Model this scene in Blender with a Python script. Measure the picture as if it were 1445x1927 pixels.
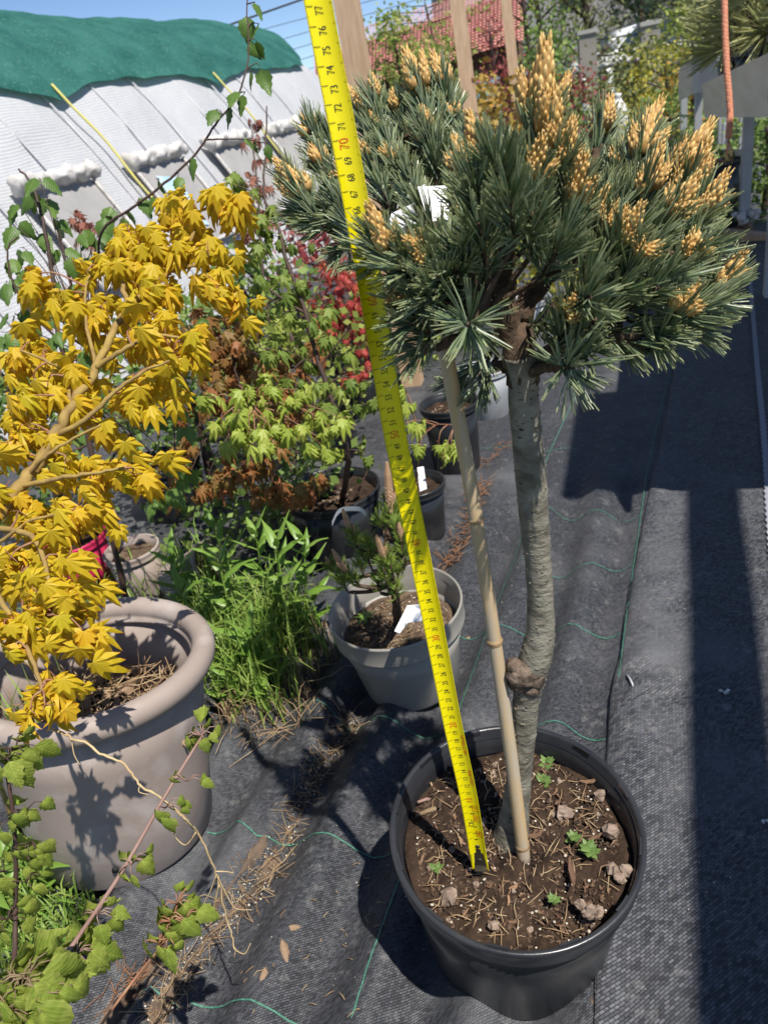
import bpy, math, random
from mathutils import Vector, Matrix, noise as mnoise
R = math.radians
rnd = random.Random(7)
for o in list(bpy.data.objects): bpy.data.objects.remove(o)
scene = bpy.context.scene
col = scene.collection

# ------------------------------------------------------------------ camera
PITCH, ROLL, CAMH, FPX = R(28), R(11), 0.90, 1448.0
W0, H0 = 1445.0, 1927.0
FW = Vector((0, math.cos(PITCH), -math.sin(PITCH)))
_R0 = Vector((1, 0, 0)); _D0 = Vector((0, -math.sin(PITCH), -math.cos(PITCH)))
CR = _R0*math.cos(ROLL) + _D0*math.sin(ROLL)
CD = -_R0*math.sin(ROLL) + _D0*math.cos(ROLL)
CAM = Vector((0, 0, CAMH))
cd = bpy.data.cameras.new('camera'); cam = bpy.data.objects.new('camera', cd); col.objects.link(cam)
cd.sensor_fit = 'VERTICAL'; cd.sensor_height = 36; cd.lens = 36*FPX/H0
cd.clip_start = 0.02; cd.clip_end = 2000
cam.matrix_world = Matrix(((CR.x, -CD.x, -FW.x, CAM.x), (CR.y, -CD.y, -FW.y, CAM.y), (CR.z, -CD.z, -FW.z, CAM.z), (0, 0, 0, 1)))
cd.dof.use_dof = True; cd.dof.focus_distance = 0.72; cd.dof.aperture_fstop = 12
scene.camera = cam

# ------------------------------------------------------------------ light
SUN_EL = R(62)
SH = Vector((-0.6, 0.8, 0))                     # the way shadows fall on the ground
world = bpy.data.worlds.new('World'); scene.world = world; world.use_nodes = True
wn = world.node_tree.nodes; wl = world.node_tree.links
sky = wn.new('ShaderNodeTexSky'); sky.sky_type = 'NISHITA'; sky.sun_disc = False
sky.sun_elevation = SUN_EL; sky.sun_rotation = math.atan2(-SH.x, -SH.y); sky.air_density = 0.6; sky.dust_density = 0.0; sky.ozone_density = 3.0; sky.altitude = 400
wl.new(sky.outputs[0], wn['Background'].inputs[0]); wn['Background'].inputs[1].default_value = 0.10
sd = bpy.data.lights.new('sun', 'SUN'); sun = bpy.data.objects.new('sun', sd); col.objects.link(sun)
sd.energy = 4.6; sd.angle = R(0.53); sd.color = (1.0, 0.955, 0.88)
ld = Vector((SH.x*math.cos(SUN_EL), SH.y*math.cos(SUN_EL), -math.sin(SUN_EL)))
sun.rotation_euler = ld.to_track_quat('-Z', 'Y').to_euler(); sun.location = (3, -4, 6)
scene.view_settings.view_transform = 'Standard'; scene.view_settings.look = 'None'
scene.view_settings.exposure = 0.5; scene.view_settings.gamma = 1; scene.view_settings.use_curve_mapping = False
scene.render.engine = 'CYCLES'
scene.render.resolution_x = 767; scene.render.resolution_y = 1024

# ------------------------------------------------------------------ pixels to places
def ray(x, y): return FW + CR*((x-W0/2)/FPX) + CD*((y-H0/2)/FPX)
def P(x, y, d): return CAM + ray(x, y)*d                        # at a depth
def G(x, y, z=0.0): v = ray(x, y); return CAM + v*((z-CAMH)/v.z)  # on a level
def PY(x, y, Y): v = ray(x, y); return CAM + v*(Y/v.y)          # on an upright plane
def lerp(a, b, t): return a + (b-a)*t
def U(a, b): return rnd.uniform(a, b)
def rv(s=1.0): return Vector((U(-s, s), U(-s, s), U(-s, s)))
def nz(x, y, z=0.0, s=1.0): return mnoise.noise(Vector((x*s, y*s, z*s)))

# ------------------------------------------------------------------ materials
def nd(nt, t, **k):
    n = nt.nodes.new(t)
    for a, b in k.items(): setattr(n, a, b)
    return n
def mixc(nt, f, a, b, bt='MIX'):
    m = nd(nt, 'ShaderNodeMix', data_type='RGBA', blend_type=bt)
    for sock, v in ((m.inputs[0], f), (m.inputs[6], a), (m.inputs[7], b)):
        if isinstance(v, bpy.types.NodeSocket): nt.links.new(v, sock)
        elif isinstance(v, (int, float)): sock.default_value = v
        else: sock.default_value = (*v, 1)
    return m.outputs[2]
def ramp(nt, f, lo, hi):
    m = nd(nt, 'ShaderNodeMapRange'); nt.links.new(f, m.inputs[0])
    m.inputs[1].default_value = lo; m.inputs[2].default_value = hi
    return m.outputs[0]
def tex_noise(nt, scale, detail=4, vec=None, rough=.55):
    n = nd(nt, 'ShaderNodeTexNoise'); n.inputs['Scale'].default_value = scale; n.inputs['Detail'].default_value = detail
    n.inputs['Roughness'].default_value = rough
    if vec is not None: nt.links.new(vec, n.inputs['Vector'])
    return n.outputs[0]
def new_mat(name):
    m = bpy.data.materials.new(name); m.use_nodes = True
    nt = m.node_tree; return m, nt, nt.nodes['Principled BSDF']
def bump(nt, b, h, strength=.4, dist=.002, prev=None):
    n = nd(nt, 'ShaderNodeBump'); n.inputs['Strength'].default_value = strength; n.inputs['Distance'].default_value = dist
    nt.links.new(h, n.inputs['Height'])
    if prev is not None: nt.links.new(prev, n.inputs['Normal'])
    nt.links.new(n.outputs[0], b.inputs['Normal']); return n.outputs[0]
def M(name, c1, c2=None, rough=.6, scale=20, lo=.35, hi=.65, bmp=0, bscale=200, bdist=.001, spec=.4, var='noise', edge=None, transl=0, metal=0, dust=None, stretch=None, veins=False, rib=None):
    m, nt, b = new_mat(name)
    tc = nd(nt, 'ShaderNodeTexCoord'); vec = tc.outputs['Object']
    if stretch:
        mp = nd(nt, 'ShaderNodeMapping'); mp.inputs['Scale'].default_value = stretch
        nt.links.new(vec, mp.inputs[0]); vec = mp.outputs[0]
    b.inputs['Roughness'].default_value = rough; b.inputs['Specular IOR Level'].default_value = spec; b.inputs['Metallic'].default_value = metal
    c = None
    if c2 is None: c2 = tuple(x*.8 for x in c1)
    if var == 'noise': f = ramp(nt, tex_noise(nt, scale, 5, vec), lo, hi)
    elif var == 'obj': f = nd(nt, 'ShaderNodeObjectInfo').outputs['Random']
    else: f = nd(nt, 'ShaderNodeNewGeometry').outputs['Random Per Island']
    c = mixc(nt, f, c1, c2)
    if edge is not None:
        a = nd(nt, 'ShaderNodeAttribute', attribute_name='edge')
        c = mixc(nt, ramp(nt, a.outputs['Fac'], edge[1], edge[2]), c, edge[0])
    if dust is not None:
        c = mixc(nt, ramp(nt, tex_noise(nt, dust[1], 6, vec), dust[2], dust[3]), c, dust[0])
    if rib is not None:
        a = nd(nt, 'ShaderNodeAttribute', attribute_name='edge'); c = mixc(nt, ramp(nt, a.outputs['Fac'], .12, -.12), c, rib)
    if veins:
        sp_ = nd(nt, 'ShaderNodeSeparateXYZ'); nt.links.new(tc.outputs['Object'], sp_.inputs[0])
        ab = nd(nt, 'ShaderNodeMath', operation='ABSOLUTE'); nt.links.new(sp_.outputs[0], ab.inputs[0])
        v1 = nd(nt, 'ShaderNodeMath', operation='MULTIPLY_ADD'); nt.links.new(ab.outputs[0], v1.inputs[0]); v1.inputs[1].default_value = -.8; nt.links.new(sp_.outputs[1], v1.inputs[2])
        v2 = nd(nt, 'ShaderNodeMath', operation='MULTIPLY'); nt.links.new(v1.outputs[0], v2.inputs[0]); v2.inputs[1].default_value = 52
        v3 = nd(nt, 'ShaderNodeMath', operation='SINE'); nt.links.new(v2.outputs[0], v3.inputs[0])
        f1 = ramp(nt, v3.outputs[0], .75, 1.0); f2 = ramp(nt, ab.outputs[0], .03, .01)
        mx = nd(nt, 'ShaderNodeMath', operation='MAXIMUM'); nt.links.new(f1, mx.inputs[0]); nt.links.new(f2, mx.inputs[1])
        h5 = nd(nt, 'ShaderNodeMath', operation='MULTIPLY'); nt.links.new(mx.outputs[0], h5.inputs[0]); h5.inputs[1].default_value = .22
        blot = ramp(nt, tex_noise(nt, 6, 4, tc.outputs['Object']), .3, .75); c = mixc(nt, blot, c, tuple(x*.82 for x in c1))
        c = mixc(nt, h5.outputs[0], c, tuple(min(1, x*1.5+.05) for x in c2))
        bump(nt, b, v3.outputs[0], .12, .012)
    nt.links.new(c, b.inputs['Base Color'])
    if bmp: bump(nt, b, tex_noise(nt, bscale, 6, vec), bmp, bdist)
    if transl:
        t = nd(nt, 'ShaderNodeBsdfTranslucent'); nt.links.new(c, t.inputs[0])
        s = nd(nt, 'ShaderNodeMixShader'); s.inputs[0].default_value = transl
        nt.links.new(b.outputs[0], s.inputs[1]); nt.links.new(t.outputs[0], s.inputs[2])
        nt.links.new(s.outputs[0], nt.nodes['Material Output'].inputs[0])
    return m

def fabric_mat(name, c1, c2, ang, cell, dusty, rough=.36):
    """woven ground cover: tapes crossing over and under"""
    m, nt, b = new_mat(name)
    tc = nd(nt, 'ShaderNodeTexCoord')
    mp = nd(nt, 'ShaderNodeMapping'); mp.inputs['Rotation'].default_value = (0, 0, ang); nt.links.new(tc.outputs['Object'], mp.inputs[0])
    br = nd(nt, 'ShaderNodeTexBrick'); nt.links.new(mp.outputs[0], br.inputs['Vector'])
    br.inputs['Scale'].default_value = 1.0; br.inputs['Brick Width'].default_value = cell*2.2; br.inputs['Row Height'].default_value = cell
    br.inputs['Mortar Size'].default_value = cell*.13; br.inputs['Mortar Smooth'].default_value = .6; br.inputs['Bias'].default_value = 0
    br.inputs['Color1'].default_value = (*c1, 1); br.inputs['Color2'].default_value = (*c2, 1); br.inputs['Mortar'].default_value = tuple(x*.35 for x in c1)+(1,)  # weave tone contrast; the lighter Color2 cells also paint in sun glints
    c = br.outputs['Color']
    big = tex_noise(nt, 3.2, 6, tc.outputs['Object'], .62)
    c = mixc(nt, ramp(nt, big, .5, .72), c, dusty[0])
    fine = tex_noise(nt, 45, 5, tc.outputs['Object'], .7)
    sp = ramp(nt, fine, .56, .8)
    c = mixc(nt, sp, c, dusty[1])
    vo = nd(nt, 'ShaderNodeTexVoronoi'); vo.inputs['Scale'].default_value = 70; nt.links.new(tc.outputs['Object'], vo.inputs['Vector'])
    s2 = ramp(nt, vo.outputs['Distance'], .09, .05)
    gate = ramp(nt, tex_noise(nt, 9, 3, tc.outputs['Object']), .52, .62)
    mm = nd(nt, 'ShaderNodeMath', operation='MULTIPLY'); nt.links.new(s2, mm.inputs[0]); nt.links.new(gate, mm.inputs[1])
    c = mixc(nt, mm.outputs[0], c, (.34, .31, .27))
    nt.links.new(c, b.inputs['Base Color'])
    rr = nd(nt, 'ShaderNodeMapRange'); nt.links.new(big, rr.inputs[0]); rr.inputs[1].default_value = .3; rr.inputs[2].default_value = .75
    rr.inputs[3].default_value = rough; rr.inputs[4].default_value = .75; nt.links.new(rr.outputs[0], b.inputs['Roughness'])
    b.inputs['Specular IOR Level'].default_value = .5
    inv = nd(nt, 'ShaderNodeMath', operation='SUBTRACT'); inv.inputs[0].default_value = 1; nt.links.new(br.outputs['Fac'], inv.inputs[1])
    n1 = bump(nt, b, inv.outputs[0], .8, .0012)
    bump(nt, b, tex_noise(nt, 14, 5, tc.outputs['Object']), .5, .012, n1)
    return m

MT = {}
MT['black_pot'] = M('black_pot', (.014, .015, .017), (.026, .027, .029), .30, 9, bmp=.25, bscale=60, spec=.5, dust=((.085, .076, .064), 9, .55, .88))
MT['black_rim'] = M('black_rim', (.017, .018, .021), (.035, .036, .04), .30, 14, bmp=.2, bscale=120, spec=.55, dust=((.11, .1, .085), 12, .66, .9))
MT['grey_pot'] = M('grey_pot', (.265, .25, .218), (.32, .303, .265), .45, 9, bmp=.12, bscale=90, dust=((.16, .135, .105), 10, .56, .85))
MT['taupe_pot'] = M('taupe_pot', (.285, .228, .195), (.345, .283, .248), .6, 7, .3, .7, bmp=.35, bscale=40, dust=((.45, .40, .37), 17, .5, .78))
MT['pink_pot'] = M('pink_pot', (.55, .025, .10), (.42, .02, .07), .35, 6)
MT['light_pot'] = M('light_pot', (.36, .37, .38), (.28, .29, .3), .45, 6, dust=((.2, .18, .15), 8, .6, .8))
MT['soil'] = M('soil', (.018, .011, .008), (.065, .041, .027), .95, 60, .3, .7, bmp=.9, bscale=220, bdist=.004, spec=.15)
MT['dry_soil'] = M('dry_soil', (.06, .04, .026), (.17, .12, .08), .95, 50, .3, .7, bmp=.9, bscale=200, bdist=.004, spec=.15)
MT['perlite'] = M('perlite', (.62, .58, .5), (.4, .33, .24), .85, var='isl', bmp=.4, bscale=400)
MT['pebble'] = M('pebble', (.33, .25, .19), (.17, .12, .09), .85, 90, bmp=.5, bscale=300)
MT['chip'] = M('chip', (.11, .058, .035), (.30, .18, .10), .85, var='obj', bmp=.5, bscale=300)
MT['chip_stuff'] = M('chip_stuff', (.15, .092, .055), (.022, .014, .010), .9, var='isl')
MT['straw'] = M('straw', (.42, .31, .18), (.26, .16, .085), .8, var='isl')
MT['straw_red'] = M('straw_red', (.33, .15, .07), (.2, .11, .06), .8, var='isl')
MT['dry_leaf'] = M('dry_leaf', (.42, .31, .2), (.24, .13, .08), .8, 40, transl=.2)
MT['trunk'] = M('trunk', (.105, .095, .07), (.285, .26, .205), .75, 55, .32, .68, bmp=.9, bscale=170, bdist=.003, spec=.25, dust=((.17, .18, .10), 9, .62, .8), stretch=(.8, .8, 1.25))
MT['lenticel'] = M('lenticel', (.05, .04, .03), (.24, .21, .16), .9, var='isl')
MT['graft'] = M('graft', (.21, .155, .115), (.08, .058, .042), .9, 120, .35, .62, bmp=1, bscale=140, bdist=.005, spec=.2)
MT['branch'] = M('branch', (.12, .078, .05), (.055, .038, .026), .85, 120, bmp=.8, bscale=240, bdist=.003, spec=.2)
MT['needle'] = M('needle', (.06, .115, .035), (.33, .39, .25), .32, var='isl', spec=.55, edge=((.42, .42, .17), .6, 1.25), transl=.15)
MT['needle_green'] = M('needle_green', (.13, .22, .03), (.32, .41, .08), .4, var='isl', spec=.5, transl=.12)
MT['candle'] = M('candle', (.60, .37, .11), (.74, .52, .21), .6, var='isl', edge=((.34, .16, .04), .72, 0.0), transl=.1)
MT['candle_tan'] = M('candle_tan', (.40, .25, .14), (.30, .17, .09), .75, var='isl', edge=((.58, .44, .3), .7, 1.2))
MT['bamboo'] = M('bamboo', (.52, .36, .18), (.43, .36, .27), .5, 5, .4, .6, bmp=.25, bscale=40, stretch=(14, 14, 1), dust=((.27, .19, .11), 22, .68, .85))
MT['bamboo_node'] = M('bamboo_node', (.40, .27, .14), (.27, .18, .1), .6, 80, bmp=.4)
MT['tape'] = M('tape', (.78, .66, .0), (.80, .69, .002), .36, 4, spec=.45)
MT['ink'] = M('ink', (.018, .018, .016), None, .6)
MT['ink_soft'] = M('ink_soft', (.25, .21, .01), None, .6)
MT['ink_red'] = M('ink_red', (.72, .10, .008), None, .6)
MT['steel_dark'] = M('steel_dark', (.05, .045, .035), (.09, .08, .06), .45, 60, metal=.6)
MT['label_white'] = M('label_white', (.80, .80, .80), (.74, .74, .75), .4, 20)
MT['maple_y'] = M('maple_y', (.56, .46, .018), (.74, .45, .022), .5, var='obj', spec=.3, edge=((.64, .16, .04), .82, 1.25), transl=.38, rib=(.80, .62, .10))
MT['maple_g'] = M('maple_g', (.13, .21, .035), (.25, .32, .05), .5, var='obj', edge=((.38, .22, .06), .85, 1.3), transl=.36, rib=(.34, .40, .12))
MT['maple_lime'] = M('maple_lime', (.30, .40, .05), (.42, .48, .08), .5, var='obj', edge=((.55, .25, .12), .9, 1.2), transl=.36, rib=(.55, .58, .18))
MT['maple_o'] = M('maple_o', (.36, .125, .04), (.24, .16, .04), .55, var='obj', transl=.34, rib=(.42, .2, .1))
MT['maple_r'] = M('maple_r', (.50, .10, .055), (.42, .05, .05), .55, var='obj', edge=((.6, .28, .16), .8, 1.2), transl=.34)
MT['maple_dry'] = M('maple_dry', (.38, .17, .11), (.30, .10, .07), .7, var='obj', transl=.3)
MT['birch'] = M('birch', (.09, .17, .03), (.17, .27, .05), .45, var='obj', spec=.4, transl=.3, veins=True)
MT['wilt'] = M('wilt', (.24, .33, .045), (.40, .45, .08), .55, var='obj', spec=.3, edge=((.50, .50, .13), .55, 1.2), transl=.42, veins=True)
MT['weed'] = M('weed', (.15, .28, .035), (.24, .37, .07), .42, var='obj', spec=.5, transl=.3)
MT['grass'] = M('grass', (.12, .24, .03), (.30, .38, .09), .5, var='isl', transl=.25)
MT['stem_y'] = M('stem_y', (.36, .25, .075), (.25, .16, .06), .75, 60, spec=.2, bmp=.5, bscale=200, dust=((.2, .12, .05), 70, .66, .8))
MT['stem_red'] = M('stem_red', (.28, .10, .06), (.34, .2, .11), .6, 60)
MT['stem_dark'] = M('stem_dark', (.085, .045, .035), (.06, .04, .03), .6, 60, bmp=.3)
MT['stem_pink'] = M('stem_pink', (.30, .19, .155), (.24, .14, .11), .6, 60, bmp=.2)
MT['stem_tan'] = M('stem_tan', (.25, .18, .1), (.18, .12, .065), .7, 60, bmp=.4)
MT['root'] = M('root', (.55, .42, .23), (.40, .27, .13), .75, 60)
MT['thread'] = M('thread', (.04, .14, .095), (.09, .25, .18), .6, 300)
MT['white_thread'] = M('white_thread', (.30, .31, .34), (.22, .23, .26), .7, 200)
MT['wood'] = M('wood', (.56, .39, .25), (.46, .30, .18), .75, 8, bmp=.3, bscale=30, stretch=(9, 9, .8), dust=((.22, .12, .06), 4, .68, .85))
MT['galv'] = M('galv', (.50, .48, .43), (.62, .60, .55), .4, 3, bmp=.1, bscale=20, metal=.1, stretch=(1, 1, 9))
MT['galv_leg'] = M('galv_leg', (.38, .39, .40), (.48, .49, .50), .5, 8, metal=.1, bmp=.1, bscale=40)
MT['rust'] = M('rust', (.16, .07, .04), (.25, .17, .12), .8, 40, bmp=.4)
MT['tyre'] = M('tyre', (.02, .02, .02), None, .7)
MT['plastic_white'] = M('plastic_white', (.72, .72, .70), (.6, .6, .57), .5, 30)
MT['rope_red'] = M('rope_red', (.52, .17, .09), (.62, .32, .2), .8, var='isl')
MT['rope_yellow'] = M('rope_yellow', (.62, .55, .12), (.55, .5, .2), .7, 60)
MT['cable'] = M('cable', (.03, .03, .035), None, .6)
MT['dirt'] = M('dirt', (.07, .05, .036), (.17, .12, .085), .95, 30, bmp=.6, bscale=120, bdist=.004)
MT['far_ground'] = M('far_ground', (.09, .12, .045), (.13, .12, .09), .95, .6, bmp=.3, bscale=20, bdist=.02)
MT['roof'] = M('roof', (.55, .22, .18), (.66, .30, .25), .8, var='isl')
MT['brick_wall'] = M('brick_wall', (.10, .05, .04), (.14, .075, .055), .9, 3)
MT['render_wall'] = M('render_wall', (.38, .36, .36), (.33, .31, .31), .9, 2)
MT['concrete'] = M('concrete', (.34, .31, .27), (.27, .245, .21), .9, 3, bmp=.3, bscale=30)
MT['concrete_cap'] = M('concrete_cap', (.46, .44, .40), (.38, .36, .33), .9, 3)
MT['car_paint'] = M('car_paint', (.74, .75, .77), (.70, .71, .73), .2, 2, spec=.6)
MT['glass_dark'] = M('glass_dark', (.03, .045, .06), None, .08, spec=.8)
MT['blue_box'] = M('blue_box', (.28, .48, .52), (.24, .42, .47), .5, 3)
MT['conifer_d'] = M('conifer_d', (.03, .06, .028), (.075, .12, .05), .7, var='isl', transl=.1)
MT['conifer_y'] = M('conifer_y', (.15, .18, .06), (.30, .31, .11), .7, var='isl', transl=.2)
MT['tree_lime'] = M('tree_lime', (.22, .30, .06), (.42, .46, .10), .6, var='isl', transl=.35)
MT['tree_green'] = M('tree_green', (.11, .20, .045), (.25, .34, .08), .6, var='isl', transl=.3)
MT['tree_red'] = M('tree_red', (.26, .045, .05), (.42, .12, .10), .6, var='isl', transl=.3)
MT['tree_orange'] = M('tree_orange', (.42, .22, .04), (.36, .28, .05), .6, var='isl', transl=.3)
MT['tree_yellow'] = M('tree_yellow', (.50, .42, .05), (.30, .32, .06), .6, var='isl', transl=.3)
MT['long_needle'] = M('long_needle', (.34, .37, .12), (.55, .54, .27), .5, var='isl', transl=.2)
MT['dropping'] = M('dropping', (.72, .71, .68), (.5, .48, .44), .9, 90)
MT['net_dark'] = M('net_dark', (.30, .29, .285), (.36, .35, .34), .8, 6)
MT['blue_bag'] = M('blue_bag', (.30, .52, .66), (.6, .62, .66), .6, 8)
MT['roll'] = M('roll', (.72, .69, .66), (.6, .57, .53), .5, 9, bmp=.5, bscale=22, bdist=.02, transl=.15)
MT['chalk'] = M('chalk', (.2, .19, .17), (.1, .1, .1), .8, 60)
MT['fabric'] = fabric_mat('fabric', (.028, .029, .034), (.085, .088, .098), R(-25), .0023, ((.13, .132, .14), (.20, .197, .19)))
MT['fabric_coarse'] = fabric_mat('fabric_coarse', (.03, .031, .036), (.115, .118, .13), R(-25.5), .0034, ((.12, .122, .13), (.21, .206, .2)), .38)

def film_mat():
    m, nt, b = new_mat('film')
    tc = nd(nt, 'ShaderNodeTexCoord')
    uv = nd(nt, 'ShaderNodeUVMap'); sx = nd(nt, 'ShaderNodeSeparateXYZ'); nt.links.new(uv.outputs[0], sx.inputs[0])
    nn = tex_noise(nt, 2.4, 3, tc.outputs['Object'])
    ad = nd(nt, 'ShaderNodeMath', operation='MULTIPLY_ADD'); nt.links.new(nn, ad.inputs[0]); ad.inputs[1].default_value = .05; nt.links.new(sx.outputs[1], ad.inputs[2])
    ml = nd(nt, 'ShaderNodeMath', operation='MULTIPLY'); nt.links.new(ad.outputs[0], ml.inputs[0]); ml.inputs[1].default_value = 6.283/.0135
    si = nd(nt, 'ShaderNodeMath', operation='SINE'); nt.links.new(ml.outputs[0], si.inputs[0])
    f = ramp(nt, si.outputs[0], -.4, 1.0)
    g = ramp(nt, tex_noise(nt, 1.6, 5, tc.outputs['Object']), .42, .62)
    c = mixc(nt, f, (.58, .59, .61), (.76, .76, .77))
    c = mixc(nt, g, c, (.68, .68, .70))
    nt.links.new(c, b.inputs['Base Color']); b.inputs['Roughness'].default_value = .45
    n1 = bump(nt, b, si.outputs[0], .3, .002)
    bump(nt, b, tex_noise(nt, 5, 6, tc.outputs['Object'], .6), .6, .03, n1)
    t = nd(nt, 'ShaderNodeBsdfTranslucent'); nt.links.new(c, t.inputs[0]); s = nd(nt, 'ShaderNodeMixShader'); s.inputs[0].default_value = .3
    nt.links.new(b.outputs[0], s.inputs[1]); nt.links.new(t.outputs[0], s.inputs[2]); nt.links.new(s.outputs[0], nt.nodes['Material Output'].inputs[0])
    return m
MT['film'] = film_mat()
MT['net_green'] = M('net_green', (.014, .115, .092), (.05, .21, .17), .6, 5, .3, .72, bmp=.6, bscale=90, bdist=.006, transl=.3, dust=((.14, .30, .25), 60, .55, .75))

# ------------------------------------------------------------------ mesh building
class MB:
    def __init__(s): s.v = []; s.f = []; s.e = []; s.uv = None
    def add(s, vs, fs, e=0.0):
        o = len(s.v); s.v += [Vector(v) for v in vs]
        s.e += (list(e) if isinstance(e, (list, tuple)) else [e]*len(vs))
        s.f += [tuple(i+o for i in f) for f in fs]
    def tube(s, pts, rad, n=6, cap=True, e=0.0, jit=0.0):
        pts = [Vector(p) for p in pts]; m = len(pts)
        if not isinstance(rad, (list, tuple)): rad = [rad]*m
        vs = []; up = None
        for i, p in enumerate(pts):
            t = (pts[min(i+1, m-1)]-pts[max(i-1, 0)]).normalized()
            if up is None: up = Vector((0, 0, 1)) if abs(t.z) < .9 else Vector((1, 0, 0))
            a = t.cross(up)
            if a.length < 1e-6: a = t.orthogonal()
            a.normalize(); b = a.cross(t).normalized(); up = b
            for k in range(n):
                q = 2*math.pi*k/n; r = rad[i]*(1+(U(-jit, jit) if jit else 0))
                vs.append(p + a*math.cos(q)*r + b*math.sin(q)*r)
        fs = [(i*n+k, i*n+(k+1) % n, (i+1)*n+(k+1) % n, (i+1)*n+k) for i in range(m-1) for k in range(n)]
        if cap: fs += [tuple(range(n))[::-1], tuple((m-1)*n+k for k in range(n))]
        s.add(vs, fs, e)
    def lathe(s, prof, n=48, mat=None, wob=0.0):
        mat = mat or Matrix(); vs = []
        for (r, z) in prof:
            for k in range(n):
                q = 2*math.pi*k/n
                vs.append(mat @ Vector((r*math.cos(q), r*math.sin(q), z)))
        m = len(prof)
        s.add(vs, [(i*n+k, i*n+(k+1) % n, (i+1)*n+(k+1) % n, (i+1)*n+k) for i in range(m-1) for k in range(n)])
    def box(s, c, size, rot=None, e=0.0):
        c = Vector(c); vs = []
        for x in (-.5, .5):
            for y in (-.5, .5):
                for z in (-.5, .5):
                    p = Vector((x*size[0], y*size[1], z*size[2]))
                    if rot is not None: p = rot @ p
                    vs.append(c+p)
        s.add(vs, [(0, 1, 3, 2), (4, 6, 7, 5), (0, 4, 5, 1), (2, 3, 7, 6), (0, 2, 6, 4), (1, 5, 7, 3)], e)
    def beam(s, a, b, w, h, up=(0, 0, 1)):
        a = Vector(a); b = Vector(b); t = (b-a).normalized(); u = Vector(up); x = t.cross(u)
        if x.length < 1e-4: x = t.orthogonal()
        x.normalize(); y = x.cross(t).normalized()
        vs = [p + x*i*w/2 + y*j*h/2 for p in (a, b) for (i, j) in ((-1, -1), (1, -1), (1, 1), (-1, 1))]
        s.add(vs, [(0, 1, 5, 4), (1, 2, 6, 5), (2, 3, 7, 6), (3, 0, 4, 7), (3, 2, 1, 0), (4, 5, 6, 7)])
    def blob(s, c, r, rot=None, e=0.0, jit=.2):
        if not isinstance(r, (tuple, list)): r = (r, r, r)
        c = Vector(c); vs = []
        for d in OCT: 
            k = 1+U(-jit, jit); p = Vector((d[0]*r[0]*k, d[1]*r[1]*k, d[2]*r[2]*k))
            if rot is not None: p = rot @ p
            vs.append(c+p)
        s.add(vs, OCTF, e)
    def mesh(s, name, mat, smooth=True, origin=None):
        me = bpy.data.meshes.new(name); o = origin or Vector((0, 0, 0))
        me.from_pydata([tuple(v-o) for v in s.v], [], s.f)
        if any(s.e):
            at = me.attributes.new('edge', 'FLOAT', 'POINT'); at.data.foreach_set('value', s.e)
        if s.uv is not None:
            l = me.uv_layers.new(name='UVMap')
            flat = []
            for lp in me.loops: flat += s.uv[lp.vertex_index]
            l.data.foreach_set('uv', flat)
        if smooth: me.polygons.foreach_set('use_smooth', [True]*len(me.polygons))
        me.materials.append(MT[mat]); me.update(); return me
    def build(s, name, mat, parent=None, smooth=True, kind=None, label=None):
        o = bpy.data.objects.new(name, s.mesh(name, mat, smooth, ORG.get(parent.name) if parent else None))
        col.objects.link(o)
        if parent:
            o.parent = parent; ORG[o.name] = ORG[parent.name]
        if kind: o['kind'] = kind
        if label: o['label'] = label
        return o
ORG = {}
t_ = (1+5**.5)/2
OCT = [Vector(v).normalized() for v in ((-1, t_, 0), (1, t_, 0), (-1, -t_, 0), (1, -t_, 0), (0, -1, t_), (0, 1, t_), (0, -1, -t_), (0, 1, -t_), (t_, 0, -1), (t_, 0, 1), (-t_, 0, -1), (-t_, 0, 1))]
OCTF = [(0, 11, 5), (0, 5, 1), (0, 1, 7), (0, 7, 10), (0, 10, 11), (1, 5, 9), (5, 11, 4), (11, 10, 2), (10, 7, 6), (7, 1, 8), (3, 9, 4), (3, 4, 2), (3, 2, 6), (3, 6, 8), (3, 8, 9), (4, 9, 5), (2, 4, 11), (6, 2, 10), (8, 6, 7), (9, 8, 1)]

def thing(name, label, cat, loc, group=None):
    o = bpy.data.objects.new(name, None); col.objects.link(o); o.empty_display_size = .02
    o.location = Vector(loc); o['label'] = label; o['category'] = cat
    if group: o['group'] = group
    ORG[o.name] = Vector(loc); return o
def single(mb, name, label, cat, mat, origin, group=None, smooth=True, kind=None):
    o = bpy.data.objects.new(name, mb.mesh(name, mat, smooth, Vector(origin))); col.objects.link(o); o.location = Vector(origin)
    o['label'] = label; o['category'] = cat
    if group: o['group'] = group
    if kind: o['kind'] = kind
    ORG[o.name] = Vector(origin); return o
def structure(mb, name, mat, smooth=True, origin=None):
    og = Vector(origin) if origin is not None else Vector((0, 0, 0))
    o = bpy.data.objects.new(name, mb.mesh(name, mat, smooth, og)); col.objects.link(o); o.location = og
    o['kind'] = 'structure'; ORG[o.name] = og; return o
def inst(name, mesh, parent, pos, ydir, normal, size, kind=None):
    """a copy of a shared piece: local y along ydir, z along the normal; children of parts that sit at their thing's origin"""
    y = Vector(ydir).normalized(); x = y.cross(Vector(normal))
    if x.length < 1e-5: x = y.orthogonal()
    x.normalize(); z = x.cross(y)
    if not isinstance(size, (tuple, list)): size = (size, size, size)
    m = Matrix(((x.x*size[0], y.x*size[1], z.x*size[2], 0), (x.y*size[0], y.y*size[1], z.y*size[2], 0), (x.z*size[0], y.z*size[1], z.z*size[2], 0), (0, 0, 0, 1)))
    m.translation = Vector(pos) - ORG[parent.name]
    o = bpy.data.objects.new(name, mesh); col.objects.link(o); o.parent = parent; o.matrix_local = m
    if kind: o['kind'] = kind
    return o
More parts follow.
